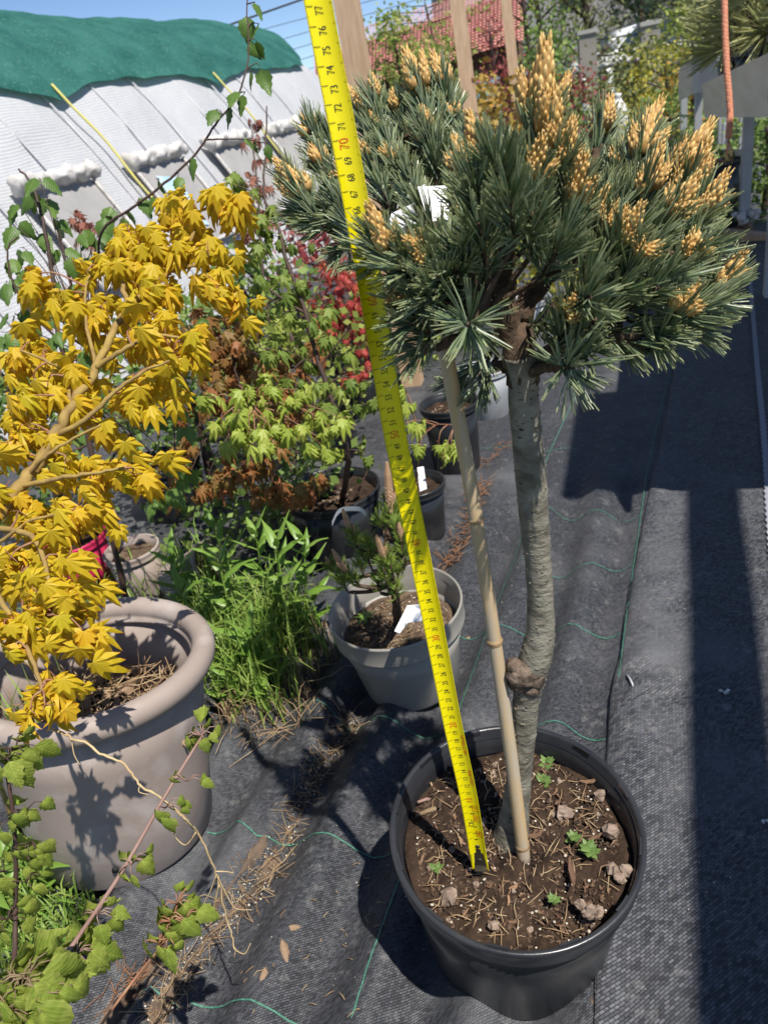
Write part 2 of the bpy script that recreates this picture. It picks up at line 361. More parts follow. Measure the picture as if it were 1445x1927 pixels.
def bez(pts, n=8):
    """smooth line through points"""
    pts = [Vector(p) for p in pts]; out = []
    for i in range(len(pts)-1):
        p0 = pts[max(i-1, 0)]; p1 = pts[i]; p2 = pts[i+1]; p3 = pts[min(i+2, len(pts)-1)]
        for k in range(n):
            t = k/n
            out.append(.5*((2*p1)+(p2-p0)*t+(2*p0-5*p1+4*p2-p3)*t*t+(3*p1-p0-3*p2+p3)*t**3))
    out.append(pts[-1]); return out

# ---- leaf pieces (one unit long, tip along +y, face along +z), shared by all their copies
def maple_leaf(nl=7, droop=.5, fold=.08, width=.13, seed=0, fan=.74):
    r = random.Random(seed); mb = MB()
    ang = [R(a*fan+r.uniform(-5, 5)) for a in ({7: (-118, -78, -40, 0, 40, 78, 118), 5: (-85, -44, 0, 44, 85)}[nl])]
    ln = [{7: (.38, .66, .9, 1, .9, .66, .38), 5: (.5, .85, 1, .85, .5)}[nl][i]*r.uniform(.88, 1.08) for i in range(nl)]
    def pt(a, q, z):
        kk = max(.05, droop*(1+.25*abs(math.sin(a)))); th = kk*q; rr = math.sin(th)/kk; zz = -(1-math.cos(th))/kk
        return Vector((math.sin(a)*(rr+z*math.sin(th)), math.cos(a)*(rr+z*math.sin(th)), zz+z*math.cos(th)))
    vs = [Vector((0, 0, .02))]; e = [0.0]; sin_i = []
    for i in range(nl+1):
        a = (ang[0]-R(30)) if i == 0 else (ang[-1]+R(30)) if i == nl else (ang[i-1]+ang[i])/2
        q = .12 if i in (0, nl) else .34*min(ln[i-1], ln[i])+.04
        vs.append(pt(a, q, -.01)); e.append(.5); sin_i.append(len(vs)-1)
    fs = []
    for i in range(nl):
        a, l = ang[i], ln[i]; tw = r.uniform(-.05, .05); b = len(vs)
        for (q, w, z, ee) in ((.52, -width, -fold, 1), (.5, 0, .02+tw*.4, 0), (.52, width, -fold, 1), (.8, -width*.55, -fold*.6+tw, 1), (.8, 0, tw, .35), (.8, width*.55, -fold*.6+tw, 1), (1, 0, tw*1.6, 1.2)):
            p = pt(a, q*l, z); side = Vector((math.cos(a), -math.sin(a), 0))
            vs.append(p + side*w*(.6+.4*l)); e.append(float(ee))
        sl, sr = sin_i[i], sin_i[i+1]
        fs += [(0, sl, b, b+1), (0, b+1, b+2, sr), (b, b+3, b+4, b+1), (b+1, b+4, b+5, b+2), (b+3, b+6, b+4), (b+4, b+6, b+5)]
    mb.add(vs, fs, e); return mb
def ovate_leaf(width=.36, droop=.35, fold=.1, serr=.03, n=8, seed=0, wave=.03, jitter=0.0):
    r = random.Random(seed); mb = MB(); vs = []; e = []; fs = []
    for i in range(n+1):
        t = i/n; w = width*(math.sin(math.pi*min(1, t**.62))**.9)*(1-.25*t); 
        if i in (0, n): w = .004
        z = -droop*t*t
        s = serr*(1 if i % 2 else -1)
        wz = r.uniform(-wave, wave)
        vs += [Vector((-w-s*(w > .01), t, z-fold*w*2+wz)), Vector((-w*.5, t+.03, z-fold*w*.6)), Vector((0, t, z)), Vector((w*.5, t+.03, z-fold*w*.6)), Vector((w+s*(w > .01), t, z-fold*w*2-wz))]
        e += [1, .5, 0, .5, 1]
        if jitter and 0 < i < n:
            for q in range(-5, 0): vs[q] = vs[q]+Vector((r.uniform(-1, 1)*.4, r.uniform(-1, 1)*.5, r.uniform(-1, 1)))*jitter
    for i in range(n):
        for k in range(4): fs.append((i*5+k, i*5+k+1, i*5+k+6, i*5+k+5))
    mb.add(vs, fs, [float(x) for x in e]); return mb
def variants(fn, name, mat, count, **kw):
    out = []
    for i in range(count):
        k = {a: (b(i) if callable(b) else b) for a, b in kw.items()}
        out.append(fn(seed=i*13+1, **k).mesh(name, mat, fn is ovate_leaf))
    return out
LV = {}
dr = lambda a, b: (lambda i: a + (b-a)*((i*37) % 10)/9)
for key in ('maple_y', 'maple_g', 'maple_lime', 'maple_o', 'maple_r', 'maple_dry'):
    LV[key] = variants(maple_leaf, key+'_leaf', key, 6, nl=(lambda i: 7 if i % 3 else 5), droop=dr(.8, 2.4), fold=dr(.06, .14), width=dr(.085, .13) if key != 'maple_dry' else .06)
LV['birch'] = variants(ovate_leaf, 'birch_leaf', 'birch', 5, width=dr(.32, .42), droop=dr(.1, .5), fold=dr(.05, .25))
LV['wilt'] = variants(ovate_leaf, 'wilt_leaf', 'wilt', 6, width=dr(.32, .46), droop=dr(.4, 1.2), fold=dr(.15, .8), serr=.035, wave=.05, n=9, jitter=.028)
LV['weed'] = variants(ovate_leaf, 'weed_leaf', 'weed', 4, width=dr(.13, .19), droop=dr(.1, .6), fold=.15, serr=.0, n=6)
MT['seedling'] = M('seedling', (.11, .19, .045), (.17, .26, .07), .5, var='obj', transl=.25)
LV['seedling'] = variants(ovate_leaf, 'seedling_leaf', 'seedling', 3, width=dr(.36, .46), droop=dr(0, .3), fold=.1, serr=.01, n=6)
LV['dry'] = variants(ovate_leaf, 'dry_leaf', 'dry_leaf', 3, width=dr(.25, .35), droop=dr(.3, .8), fold=dr(.4, .9), serr=.03, wave=.1)

# ------------------------------------------------------------------ ground
PD = Vector((.43, .903, 0)); PN = Vector((.903, -.43, 0))       # along and across the path
TROUGH = [[G(x, y) for x, y in L] for L in ([(690, 1290), (640, 1370), (565, 1480), (520, 1590), (430, 1710), (330, 1850), (270, 1950)], [(560, 1400), (480, 1570), (400, 1700), (270, 1840), (150, 1940)])]
def segd(p, L):
    best = 9
    for a, b in zip(L, L[1:]):
        ab = b-a; t = max(0, min(1, (p-a).dot(ab)/ab.dot(ab))); best = min(best, (a+ab*t-p).length)
    return best
def gz(x, y):
    p = Vector((x, y, 0)); u = p.dot(PN); v = p.dot(PD)
    z = .006*nz(x, y, 0, 2.2) + .004*nz(u*3, v*.8, 4, 2.0)
    left = max(0, min(1, (.0-u)/.18)); near = max(0, min(1, (2.2-y)/.8))
    z += left*near*.019*math.sin(u*50+2.0*nz(u, v*.6, 2, 2.0))+left*near*.006*nz(u*2, v*.7, 9, 7.0)
    if .2 < y < 1.6 and -.9 < x < .2:
        d = min(segd(p, L) for L in TROUGH)
        z -= .014*math.exp(-(d/.02)**2)
    z += .007*math.exp(-(((x-.38)/.05)**2+((y-.95)/.06)**2))*math.sin((u-v)*70)
    return z*near if y > 1.6 else z
SEAM = [(.02, .25), (.119, .458), (.253, .81), (.30, .92), (.369, 1.059), (.55, 1.42), (.788, 1.876), (1.15, 2.6), (2.0, 4.4), (2.6, 5.6)]
def seam_x(y):
    for (x0, y0), (x1, y1) in zip(SEAM, SEAM[1:]):
        if y <= y1: return x0+(x1-x0)*(y-y0)/(y1-y0)
    return SEAM[-1][0]
def steps(*segs):
    out = []
    for a, b, s in segs:
        n = max(1, int(round((b-a)/s))); out += [a+(b-a)*i/n for i in range(n)]
    out.append(segs[-1][1]); return out
def grid(xs, ys, fz, skip=None):
    mb = MB(); nx = len(xs)
    mb.add([(x, y, fz(x, y)) for y in ys for x in xs], [(j*nx+i, j*nx+i+1, (j+1)*nx+i+1, (j+1)*nx+i) for j in range(len(ys)-1) for i in range(nx-1)])
    return mb
structure(grid(steps((-300, -10, 20), (-10, 10, 1), (10, 300, 20)), steps((-60, 0, 10), (0, 12, 1), (12, 400, 20)), lambda x, y: -.04 - .0*y), 'ground', 'far_ground')
fab = grid(steps((-3, -.9, .1), (-.9, .5, .011), (.5, 1.2, .03), (1.2, 3.2, .1)), steps((.1, 1.7, .011), (1.7, 3, .04), (3, 7, .2)), gz)
FAB = structure(fab, 'ground_fabric', 'fabric')
# second sheet laid over the first along the seam
mb = MB(); ys = steps((.1, 1.6, .012), (1.6, 3, .04), (3, 6, .2)); us = [0, .004, .012, .03, .05, .075, .1, .13, .16, .2, .25, .3, .36, .42, .5, .6, .75, .9, 1.1, 1.4, 1.8]
vs = []
for y in ys:
    sx = seam_x(y) + .004*nz(0, y, 0, 9)
    for u in us:
        x = sx+u
        lift = .006*math.exp(-u/.02)*(0.3+max(0, nz(3, y, 1, 5.0))*2) + .0045
        if u == 0: lift -= .0035
        wr = .006*math.exp(-(((x-.40)/.06)**2+((y-.93)/.05)**2))*math.sin((x*.5+y)*120)
        vs.append((x, y, gz(x, y)+lift+wr+.004*math.exp(-((u-.07)/.03)**2)*(y < 1.2)))
n = len(us)
mb.add(vs, [(j*n+i, j*n+i+1, (j+1)*n+i+1, (j+1)*n+i) for j in range(len(ys)-1) for i in range(n-1)])
FAB2 = structure(mb, 'ground_fabric_overlap', 'fabric_coarse')
def on_fab(x, y):
    z = gz(x, y)
    return z+.0065 if x > seam_x(y) else z
def ribbon(pts, w, lift, mat, parent, name):
    mb = MB(); q = []
    for a, b in zip(pts, pts[1:]):
        k = max(2, int((b-a).length/.012)); q += [lerp(a, b, i/k) for i in range(k)]
    q.append(pts[-1]); vs = []
    for i, p in enumerate(q):
        t = (q[min(i+1, len(q)-1)]-q[max(i-1, 0)]).normalized(); s = Vector((t.y, -t.x, 0)); zig = s*(w*.35*(1 if i % 2 else -1))
        for k in (-.5, .5):
            x = p + s*w*k + zig*.4; vs.append((x.x, x.y, on_fab(x.x, x.y)+lift))
    mb.add(vs, [(2*i, 2*i+1, 2*i+3, 2*i+2) for i in range(len(q)-1)]); mb.build(name, mat, parent, False)
for L in ([(668, 1935), (700, 1830), (755, 1680), (800, 1545), (869, 1335), (922, 1180), (980, 1012), (1030, 860), (1085, 740)],
          [(1163, 1290), (1180, 1150), (1198, 1020), (1215, 900), (1240, 780), (1262, 690)],
          [(1000, 958), (1080, 972), (1150, 974), (1206, 968)], [(960, 1058), (1040, 1075), (1100, 1078), (1190, 1062)],
          [(860, 1190), (960, 1196), (1040, 1188), (1100, 1200), (1168, 1187)], [(560, 1322), (690, 1362), (780, 1372), (880, 1392), (1000, 1378), (1060, 1372), (1138, 1388)],
          [(385, 1555), (450, 1552), (485, 1575), (540, 1568), (610, 1585), (700, 1602), (790, 1612)], [(355, 1880), (440, 1890), (500, 1905), (600, 1930)], [(250, 1863), (290, 1868), (335, 1890)],
          [(905, 845), (960, 840), (1020, 850), (1090, 845)]):
    ribbon([G(x, y) for x, y in L], .0021, .0022, 'thread', FAB, 'green_thread')
ribbon([G(x, y) for x, y in ((1408, 505), (1416, 600), (1424, 700), (1434, 800), (1441, 880), (1449, 1000), (1470, 1250))], .014, .0025, 'white_thread', FAB2, 'pale_selvedge')

# ------------------------------------------------------------------ pots
def pot_matrix(base, top):
    """from a base centre to a rim centre"""
    base = Vector(base); top = Vector(top); z = (top-base).normalized(); x = Vector((1, 0, 0)); y = z.cross(x).normalized(); x = y.cross(z)
    m = Matrix(((x.x, y.x, z.x, base.x), (x.y, y.y, z.y, base.y), (x.z, y.z, z.z, base.z), (0, 0, 0, 1)))
    return m, (top-base).length
def soil_disc(m, r, z, rough=.006, n=56, rings=22, mound=.0):
    mb = MB(); vs = [m @ Vector((0, 0, z+mound))]
    for i in range(1, rings+1):
        q = r*i/rings
        for k in range(n):
            a = 2*math.pi*k/n; x, y = q*math.cos(a), q*math.sin(a)
            h = rough*(nz(x, y, z, 40)+.6*nz(x, y, z, 95)+.35*nz(x, y, z+3, 180)) + mound*(1-(i/rings)**2) + .012*nz(x, y, 7, 12)*(rough/.006)*.5
            vs.append(m @ Vector((x, y, z+h)))
    fs = [(0, 1+k, 1+(k+1) % n) for k in range(n)]
    fs += [(1+(i-1)*n+k, 1+i*n+k, 1+i*n+(k+1) % n, 1+(i-1)*n+(k+1) % n) for i in range(1, rings) for k in range(n)]
    mb.add(vs, fs); return mb
def nursery_pot(name, label, base, top, rr, rb, band=.025, lip=.004, mat='black_pot', rim_mat=None, soil='soil', depth=.02, group=None, cat='pot', n=56, soil_rough=.006, detail=False, thick=.003):
    m, h = pot_matrix(base, top)
    t = thing(name, label, cat, base, group)
    rim_mat = rim_mat or mat; ru = rr-lip*1.6
    mb = MB()
    mb.lathe([(0, .006), (rb*.7, .006), (rb*.8, 0), (rb*.97, 0), (rb, .004), (rb+(ru-rb)*.5, h*.5), (ru, h-band), (ru-thick, h-band), (rb-thick+(ru-rb)*.5, h*.5), (rb*.9, .012), (0, .012)], n, m)
    mb.build('wall', mat, t)
    mb = MB()
    mb.lathe([(ru-.0005, h-band), (rr-lip*.5, h-band*.97), (rr-lip*.35, h-band*.90), (rr-lip*.5, h-band*.86), (rr-lip*.1, h-lip*1.5), (rr, h-lip*1.2), (rr, h-.0012), (rr-.0015, h), (rr-lip, h), (rr-lip*1.4, h-.002), (rr-lip*1.7, h-band*.45), (rr-lip*2.3, h-band*.55), (ru-thick*1.5, h-band), (ru-thick*2, h-band*1.3)], n, m)
    rim = mb.build('rim', rim_mat, t)
    sr = ru-thick-(ru-rb)*(depth/h)-.0005
    so = soil_disc(m, sr, h-depth, soil_rough).build('soil', soil, t)
    return t, m, h, so, rim

def scatter_bits(t, soil, m, r, z, nchip, npeb, nperl, nstraw, seed, crumbs=None, straw_mat='straw'):
    rr = random.Random(seed)
    def spot(rmax=.97):
        while True:
            x, y = rr.uniform(-r, r), rr.uniform(-r, r)
            if x*x+y*y < (r*rmax)**2: return m @ Vector((x, y, z+.012*nz(x, y, 7, 12)*.5+.004*nz(x, y, z, 40)))
    for i in range(nchip):
        p = spot(.9); d = Vector((rr.uniform(-1, 1), rr.uniform(-1, 1), rr.uniform(-.25, .35)))
        inst('bark_chip', CHIPS[i % 4], soil, p+Vector((0, 0, .002)), d, Vector((rr.uniform(-.8, .8), rr.uniform(-.8, .8), 1)), rr.uniform(.35, .95))
    for i in range(npeb):
        p = spot(.95); s = rr.uniform(.3, .85)**1.5
        inst('pebble', PEBS[i % 4], soil, p+Vector((0, 0, .001)), rv(), rv(), s)
    mb = MB()
    for i in range(nperl):
        p = spot(); s = rr.uniform(.0005, .0021)*rr.uniform(.6, 1)
        mb.blob(p+Vector((0, 0, s*.5)), (s, s*rr.uniform(.7, 1.1), s*.8), None)
    if nperl: mb.build('perlite', 'perlite', t, False, 'stuff')
    mb = MB(); crumbs = nperl if crumbs is None else crumbs
    for i in range(crumbs):
        p = spot(); s = rr.uniform(.001, .0035); rot = Matrix.Rotation(rr.uniform(0, 6), 3, 'Z') @ Matrix.Rotation(rr.uniform(-.5, .5), 3, 'X')
        mb.blob(p+Vector((0, 0, .0006)), (s, s*.5, s*.35), rot)
    if crumbs: mb.build('soil_crumbs', 'chip_stuff', t, False, 'stuff')
    mb = MB()
    for i in range(nstraw):
        p = spot(.93); a = rr.uniform(0, 6.3); l = rr.uniform(.008, .03); d = Vector((math.cos(a), math.sin(a), rr.uniform(-.02, .25)))
        q = p+Vector((0, 0, .003)); b = Vector((rr.uniform(-1, 1), rr.uniform(-1, 1), rr.uniform(0, 1)))*l*.15
        mb.tube([q-d*l*.5, q+b, q+d*l*.5], [.0005, .0006, .0003], 4)
    if nstraw: mb.build('straw', straw_mat, t, True, 'stuff')
CHIPS = []; PEBS = []
for i in range(4):
    mb = MB(); l, w, h = U(.009, .02), U(.002, .0045), U(.0010, .0022)
    vs = [Vector((sx*w*U(.4, 1)*(1-.75*abs(y)**1.5)+w*.5*math.sin(y*2+i), y*l*.5+U(-.002, .002), sz*h*U(.4, 1)+h*.8*y*y)) for y in (-1, -.3, .4, 1) for (sx, sz) in ((-1, -.5), (1, -.5), (1, .5), (-1, .5))]
    mb.add(vs, [(4*j+k, 4*j+(k+1) % 4, 4*j+4+(k+1) % 4, 4*j+4+k) for j in range(3) for k in range(4)]+[(3, 2, 1, 0), (12, 13, 14, 15)])
    CHIPS.append(mb.mesh('bark_chip', 'chip', False))
    mb = MB(); vs = []; ax_ = (.0065*U(.8, 1.2), .0052, .0042)
    for a_ in range(7):
        for k_ in range(10):
            th = math.pi*(a_+.02)/6.04; ph = .628*k_; d_ = Vector((math.sin(th)*math.cos(ph), math.sin(th)*math.sin(ph), math.cos(th))); f_ = 1+.5*mnoise.noise(d_*1.6+Vector((i*7, 0, 0)))+.45*mnoise.noise(d_*3.3+Vector((0, i*5, 0))); vs.append(Vector((d_.x*ax_[0], d_.y*ax_[1], d_.z*ax_[2]))*f_)
    mb.add(vs, [(a_*10+k_, a_*10+(k_+1) % 10, a_*10+10+(k_+1) % 10, a_*10+10+k_) for a_ in range(6) for k_ in range(10)]); PEBS.append(mb.mesh('pebble', 'pebble', False))

# ---- the black pot in front
MPB, MPT = Vector((.062, .583, -.002)), Vector((.073, .560, .200))
mpot, mM, mH, msoil, mrim = nursery_pot('black_nursery_pot', 'large black plastic nursery pot holding the grafted pine standard', MPB, MPT, .1345, .108, .027, .0045, 'black_pot', 'black_rim', 'soil', .034, n=96, soil_rough=.010)
for k in range(12):
    a = 2*math.pi*(k+.3)/12
    mb = MB(); vs = []
    for j in range(7):
        q = a+(j-3)*.026
        for (r, z) in ((.1345-.0048, mH+.0006), (.1345-.0072, mH+.0006), (.1345-.0072, mH-.006), (.1345-.0055, mH-.006)):
            vs.append(mM @ Vector((r*math.cos(q), r*math.sin(q), z)))
    mb.add(vs, [(4*j+i, 4*j+(i+1) % 4, 4*j+4+(i+1) % 4, 4*j+4+i) for j in range(6) for i in range(4)]+[(3, 2, 1, 0), (24, 25, 26, 27)])
    mb.build('rim_rib', 'black_rim', mrim, False)
mb = MB()
for zz in (.012, .015, .018):
    mb.lathe([(.1345-.0088, mH-zz), (.1345-.0096, mH-zz-.0008), (.1345-.0088, mH-zz-.0016)], 96, mM)
mb.build('inner_ridge', 'black_rim', mrim)
SZ = mH-.034
scatter_bits(mpot, msoil, mM, .118, SZ, 120, 34, 380, 190, 5)
scatter_bits(mpot, msoil, mM, .119, SZ, 0, 0, 0, 0, 6, crumbs=2200)
def soilpt(x, y, dz=0.0):
    z = (mM @ Vector((0, 0, SZ))).z
    p = G(x, y, z); return p + Vector((0, 0, dz))
for x, y, s in ((1150, 1568, 2.0), (1178, 1640, 1.6), (1155, 1640, 1.5), (1165, 1655, 1.3), (1128, 1500, 1.5), (1060, 1532, 2.1), (1108, 1718, 1.7), (1090, 1705, 1.2), (845, 1690, 1.9), (930, 1745, 1.2), (1055, 1478, 1.4), (1125, 1720, 1.2)):
    inst('pebble', PEBS[int(x) % 4], msoil, soilpt(x, y, .002), rv(), rv(), s*.85)
for x, y, s, dx, dy in ((1005, 1575, 1.5, 1, .2), (992, 1600, 1.2, .3, 1), (1108, 1475, 1.5, 1, 0), (1075, 1650, 2.0, .3, 1), (800, 1540, 1.8, 1, .35), (870, 1520, 1.6, .6, 1), (1020, 1445, 1.6, 1, -.2), (930, 1450, 1.6, 1, .3), (1120, 1580, 1.2, 1, .4)):
    inst('bark_chip', CHIPS[int(x) % 4], msoil, soilpt(x, y, .004), Vector((dx, dy, .1)), Vector((.1, .1, 1)), s)
# twigs lying in the pot
for x0, y0, x1, y1, r, mt in ((765, 1548, 850, 1525, .0024, 'stem_tan'), (790, 1530, 822, 1512, .0018, 'stem_pink'), (830, 1540, 838, 1490, .002, 'branch'), (795, 1455, 828, 1515, .0012, 'straw')):
    a, b = soilpt(x0, y0, .018), soilpt(x1, y1, .005)
    if (x0, y0) == (765, 1548): a = soilpt(785, 1548, .012)
    mb = MB(); mb.tube([a, lerp(a, b, .5)+Vector((0, 0, .004)), b], [r, r*1.1, r*.8], 6, jit=.15)
    single(mb, 'twig', {.0024: 'thick pale broken twig on the soil by the wall of the black pot', .0018: 'short pinkish twig piece lying in the black pot', .002: 'dark brown twig stub on the soil of the black pot', .0012: 'thin straw stalk leaning on the inner wall of the black pot'}[r], 'twig', mt, b)
def seedling(x, y, n, s, label):
    p = soilpt(x, y); t = thing('weed_seedling', label, 'weed', p)
    mb = MB(); mb.tube([p-Vector((0, 0, .003)), p+Vector((.001, 0, s*.5)), p+Vector((0, .001, s))], [.0008, .0007, .0005], 5); mb.build('stem', 'weed', t)
    for i in range(n):
        a = i*2.4; d = Vector((math.cos(a), math.sin(a), U(.15, .7))); inst('leaf', LV['seedling'][i % 3], t, p+Vector((0, 0, s*U(.4, 1))), d, Vector((-d.x*.5, -d.y*.5, 1)), s*U(.8, 1.25))
seedling(1022, 1480, 16, .011, 'bushy green weed seedling growing behind the pine trunk in the black pot')
seedling(1028, 1445, 9, .010, 'small green weed seedling rooted near the back wall of the black pot')
seedling(1080, 1583, 8, .010, 'green weed seedling left of its round-leaved neighbour among the pebbles in the black pot')
seedling(1110, 1610, 12, .012, 'round-leaved green weed seedling closest to the cluster of brown pebbles')
seedling(1042, 1700, 7, .007, 'tiny green weed seedling near the front edge of the black pot')
seedling(822, 1640, 4, .009, 'two-leaved pale weed seedling beside the tape hook, at the pot wall')

# ---- grey pot and taupe pots
gpot, gM, gH, gsoil, grim = nursery_pot('grey_nursery_pot', 'medium warm-grey plastic pot with a dwarf mountain pine', (-.006, 1.06, 0), (-.012, 1.055, .165), .113, .083, .04, .003, 'grey_pot', 'grey_pot', 'dry_soil', .05, n=72)
scatter_bits(gpot, gsoil, gM, .088, gH-.05, 40, 14, 220, 120, 8)
BPB, BPT = Vector((-.478, .858, 0)), Vector((-.442, .888, .30))
m, h = pot_matrix(BPB, BPT); bpM, bpH = m, h
bpot = thing('taupe_pot', 'large taupe rolled-rim plastic tub with dry grass inside', 'pot', BPB)
mb = MB(); mb.lathe([(0, .004), (.12, .004), (.126, 0), (.131, .006), (.138, .1), (.146, .2), (.152, h-.035), (.146, h-.035), (.14, .2), (.13, .1), (.12, .02), (0, .02)], 96, m); bw = mb.build('wall', 'taupe_pot', bpot)
mb = MB(); prof = []
for k in range(13):
    a = math.pi*(-.55+1.75*k/12); prof.append((.1575+.0165*math.cos(a), h-.018+.018*math.sin(a)))
prof += [(.138, h-.03), (.1455, h-.04)]
mb.lathe([(.151, h-.036)]+prof, 96, m); mb.build('rim', 'taupe_pot', bpot)
bsoil = soil_disc(m, .139, h-.125, .008, mound=.035).build('soil', 'soil', bpot)
hole = MB(); hp = G(217, 1597, .055); dirn = Vector((hp.x-BPB.x, hp.y-BPB.y, 0)).normalized()
rq = .131+.007*.55; hp = BPB+dirn*(rq+.0015)+Vector((0, 0, .055))
hole.tube([hp-dirn*.002, hp+dirn*.0004], [.0048, .0045], 12); hole.build('drain_hole', 'ink', bpot)
scatter_bits(bpot, bsoil, m, .12, h-.105, 40, 4, 120, 220, 9)
mb = MB()
for i in range(420):
    a = U(0, 6.28); q = .13*U(.1, 1)**.6; p = m @ Vector((q*math.cos(a), q*math.sin(a), h-.118+.03*(1-(q/.14)**2))); l = U(.03, .085)
    d = Vector((U(-1, 1), U(-1, 1), U(-.05, .35)))
    if i % 12 == 0: d = Vector((U(-.5, .5), U(-.4, .6), 1.3))
    d.normalize(); e_ = bpM.inverted() @ (p+d*l)
    if math.hypot(e_.x, e_.y) > .13: continue
    mb.tube([p+Vector((0, 0, .004)), p+d*l*.5+rv(.006), p+d*l], [.0012, .0011, .0006], 4)
mb.build('dry_grass', 'straw', bpot, True, 'stuff')
for i in range(60):
    a = U(0, 6.28); q = .125*U(.2, 1); p = m @ Vector((q*math.cos(a), q*math.sin(a), h-.112+.03*(1-(q/.14)**2)))
    inst('dead_leaf', LV['dry'][i % 3], bsoil, p, Vector((U(-1, 1), U(-1, 1), U(-.1, .4))), Vector((U(-.5, .5), U(-.5, .5), 1)), U(.018, .035))

# other containers standing behind, each on the fabric
def simple_pot(name, label, px, py, h, rr, rb, mat='black_pot', soil='soil', dep=.025, tilt=(0, 0), group=None, band=.018, rise=0):
    b = G(px, py); b = Vector((b.x, b.y+rb, 0)); b.z = -.004+rise
    return nursery_pot(name, label, b, b+Vector((tilt[0], tilt[1], h)), rr, rb, band, .004, mat, mat, soil, dep, group, n=40)
mp2 = simple_pot('black_nursery_pot', 'wide black pot with a slender green-leaved maple behind the weeds', 650, 1062, .155, .112, .088)
mp3 = simple_pot('black_nursery_pot', 'small black pot with a white label beside loose bark on the fabric', 803, 1022, .135, .068, .052, dep=.02)
mp4 = simple_pot('black_nursery_pot', 'tall narrow black pot standing between the small labelled pot and the light grey pot', 868, 895, .19, .078, .062)
mp5 = simple_pot('light_grey_pot', 'light grey pot seen under the pine crown beside the trunk', 928, 790, .15, .078, .064, 'light_pot')
mp6 = simple_pot('black_nursery_pot', 'black pot with red maple leaves on its soil behind the tape', 690, 780, .15, .10, .08)
mp7 = simple_pot('black_nursery_pot', 'small dark grey pot with an empty rim behind the slender maple', 640, 870, .14, .066, .05, 'black_pot')
mp8 = simple_pot('black_nursery_pot', 'black pot of the coral red maple in the second row', 645, 705, .17, .11, .09)
mp9 = simple_pot('black_nursery_pot', 'black pot in deep shade under the orange-brown maple', 480, 905, .15, .1, .08)
mp10 = simple_pot('light_grey_pot', 'pale grey pot glimpsed through the pine branches behind the trunk', 1003, 655, .17, .1, .085, 'light_pot')
mp11 = simple_pot('black_nursery_pot', 'black pot against the tunnel under red foliage', 560, 640, .16, .1, .085)
mp12 = simple_pot('black_nursery_pot', 'black pot below the green birch shrub', 330, 985, .16, .1, .08)
for q in (mp2, mp3, mp4, mp5, mp6, mp7, mp9, mp12): scatter_bits(q[0], q[3], q[1], q[0].children[0].dimensions.x*.0+.05, q[2]-.025, 14, 8, 60, 16, rnd.randint(0, 999))
# pink pot and the old taupe containers beyond the tub
ppot = simple_pot('pink_pot', 'bright pink plastic pot half hidden by yellow maple leaves', 172, 1150, .17, .075, .055, 'pink_pot', rise=0)
tp2 = simple_pot('taupe_planter', 'small taupe pot standing in the weeds behind the large tub', 275, 1150, .14, .062, .05, 'taupe_pot', 'dry_soil', .02)
b = G(330, 1165); b.y += .06
tp3 = nursery_pot('taupe_planter', 'taupe pot lying on its side among the weeds', b+Vector((.0, .0, .05)), b+Vector((.10, -.02, .085)), .06, .048, .015, .004, 'taupe_pot', 'taupe_pot', 'dry_soil', .02, n=40)

# ------------------------------------------------------------------ pine pieces
def needle_tuft(n, L, nl, mat, spread=(24, 52), rad=.00072, seed=0, name='needle_tuft', flare=False):
    """needles round a shoot that runs along +y from -L to 0"""
    r = random.Random(seed); mb = MB()
    for i in range(n):
        if i % 4 == 0:
            t = r.random()**.8; y0 = -L*(1-t); a0 = r.uniform(0, 6.283); s0 = r.uniform(*spread)*(1.15-.5*t) if not flare else r.uniform(22, 95); l0 = nl*r.uniform(.68, 1.12)
        a = a0+r.uniform(-.16, .16); s = R(s0+r.uniform(-7, 7)); l = l0*r.uniform(.88, 1.06)
        d = Vector((math.cos(a)*math.sin(s), math.cos(s), math.sin(a)*math.sin(s)))
        p = Vector((math.cos(a)*.0018, y0, math.sin(a)*.0018)); bend = Vector((0, 1, 0))*l*r.uniform(-.04, .18)
        m1 = p+d*l*.55+bend*.3+Vector((r.uniform(-1, 1), 0, r.uniform(-1, 1)))*l*.03; e = p+d*l+bend
        u = d.orthogonal().normalized(); w = d.cross(u); q = r.uniform(0, 6); k = rad*r.uniform(.75, 1.2)
        tri = [u*math.cos(q+j*2.094)+w*math.sin(q+j*2.094) for j in range(3)]
        vs = [p+c*k*.7 for c in tri]+[m1+c*k for c in tri]+[e+c*k*.55 for c in tri]+[e+d*k*1.5]
        mb.add(vs, [(0, 1, 4, 3), (1, 2, 5, 4), (2, 0, 3, 5), (3, 4, 7, 6), (4, 5, 8, 7), (5, 3, 6, 8), (6, 7, 9), (7, 8, 9), (8, 6, 9)], [0.]*3+[.45]*3+[.9]*3+[1.1])
    return mb.mesh(name, mat, False)
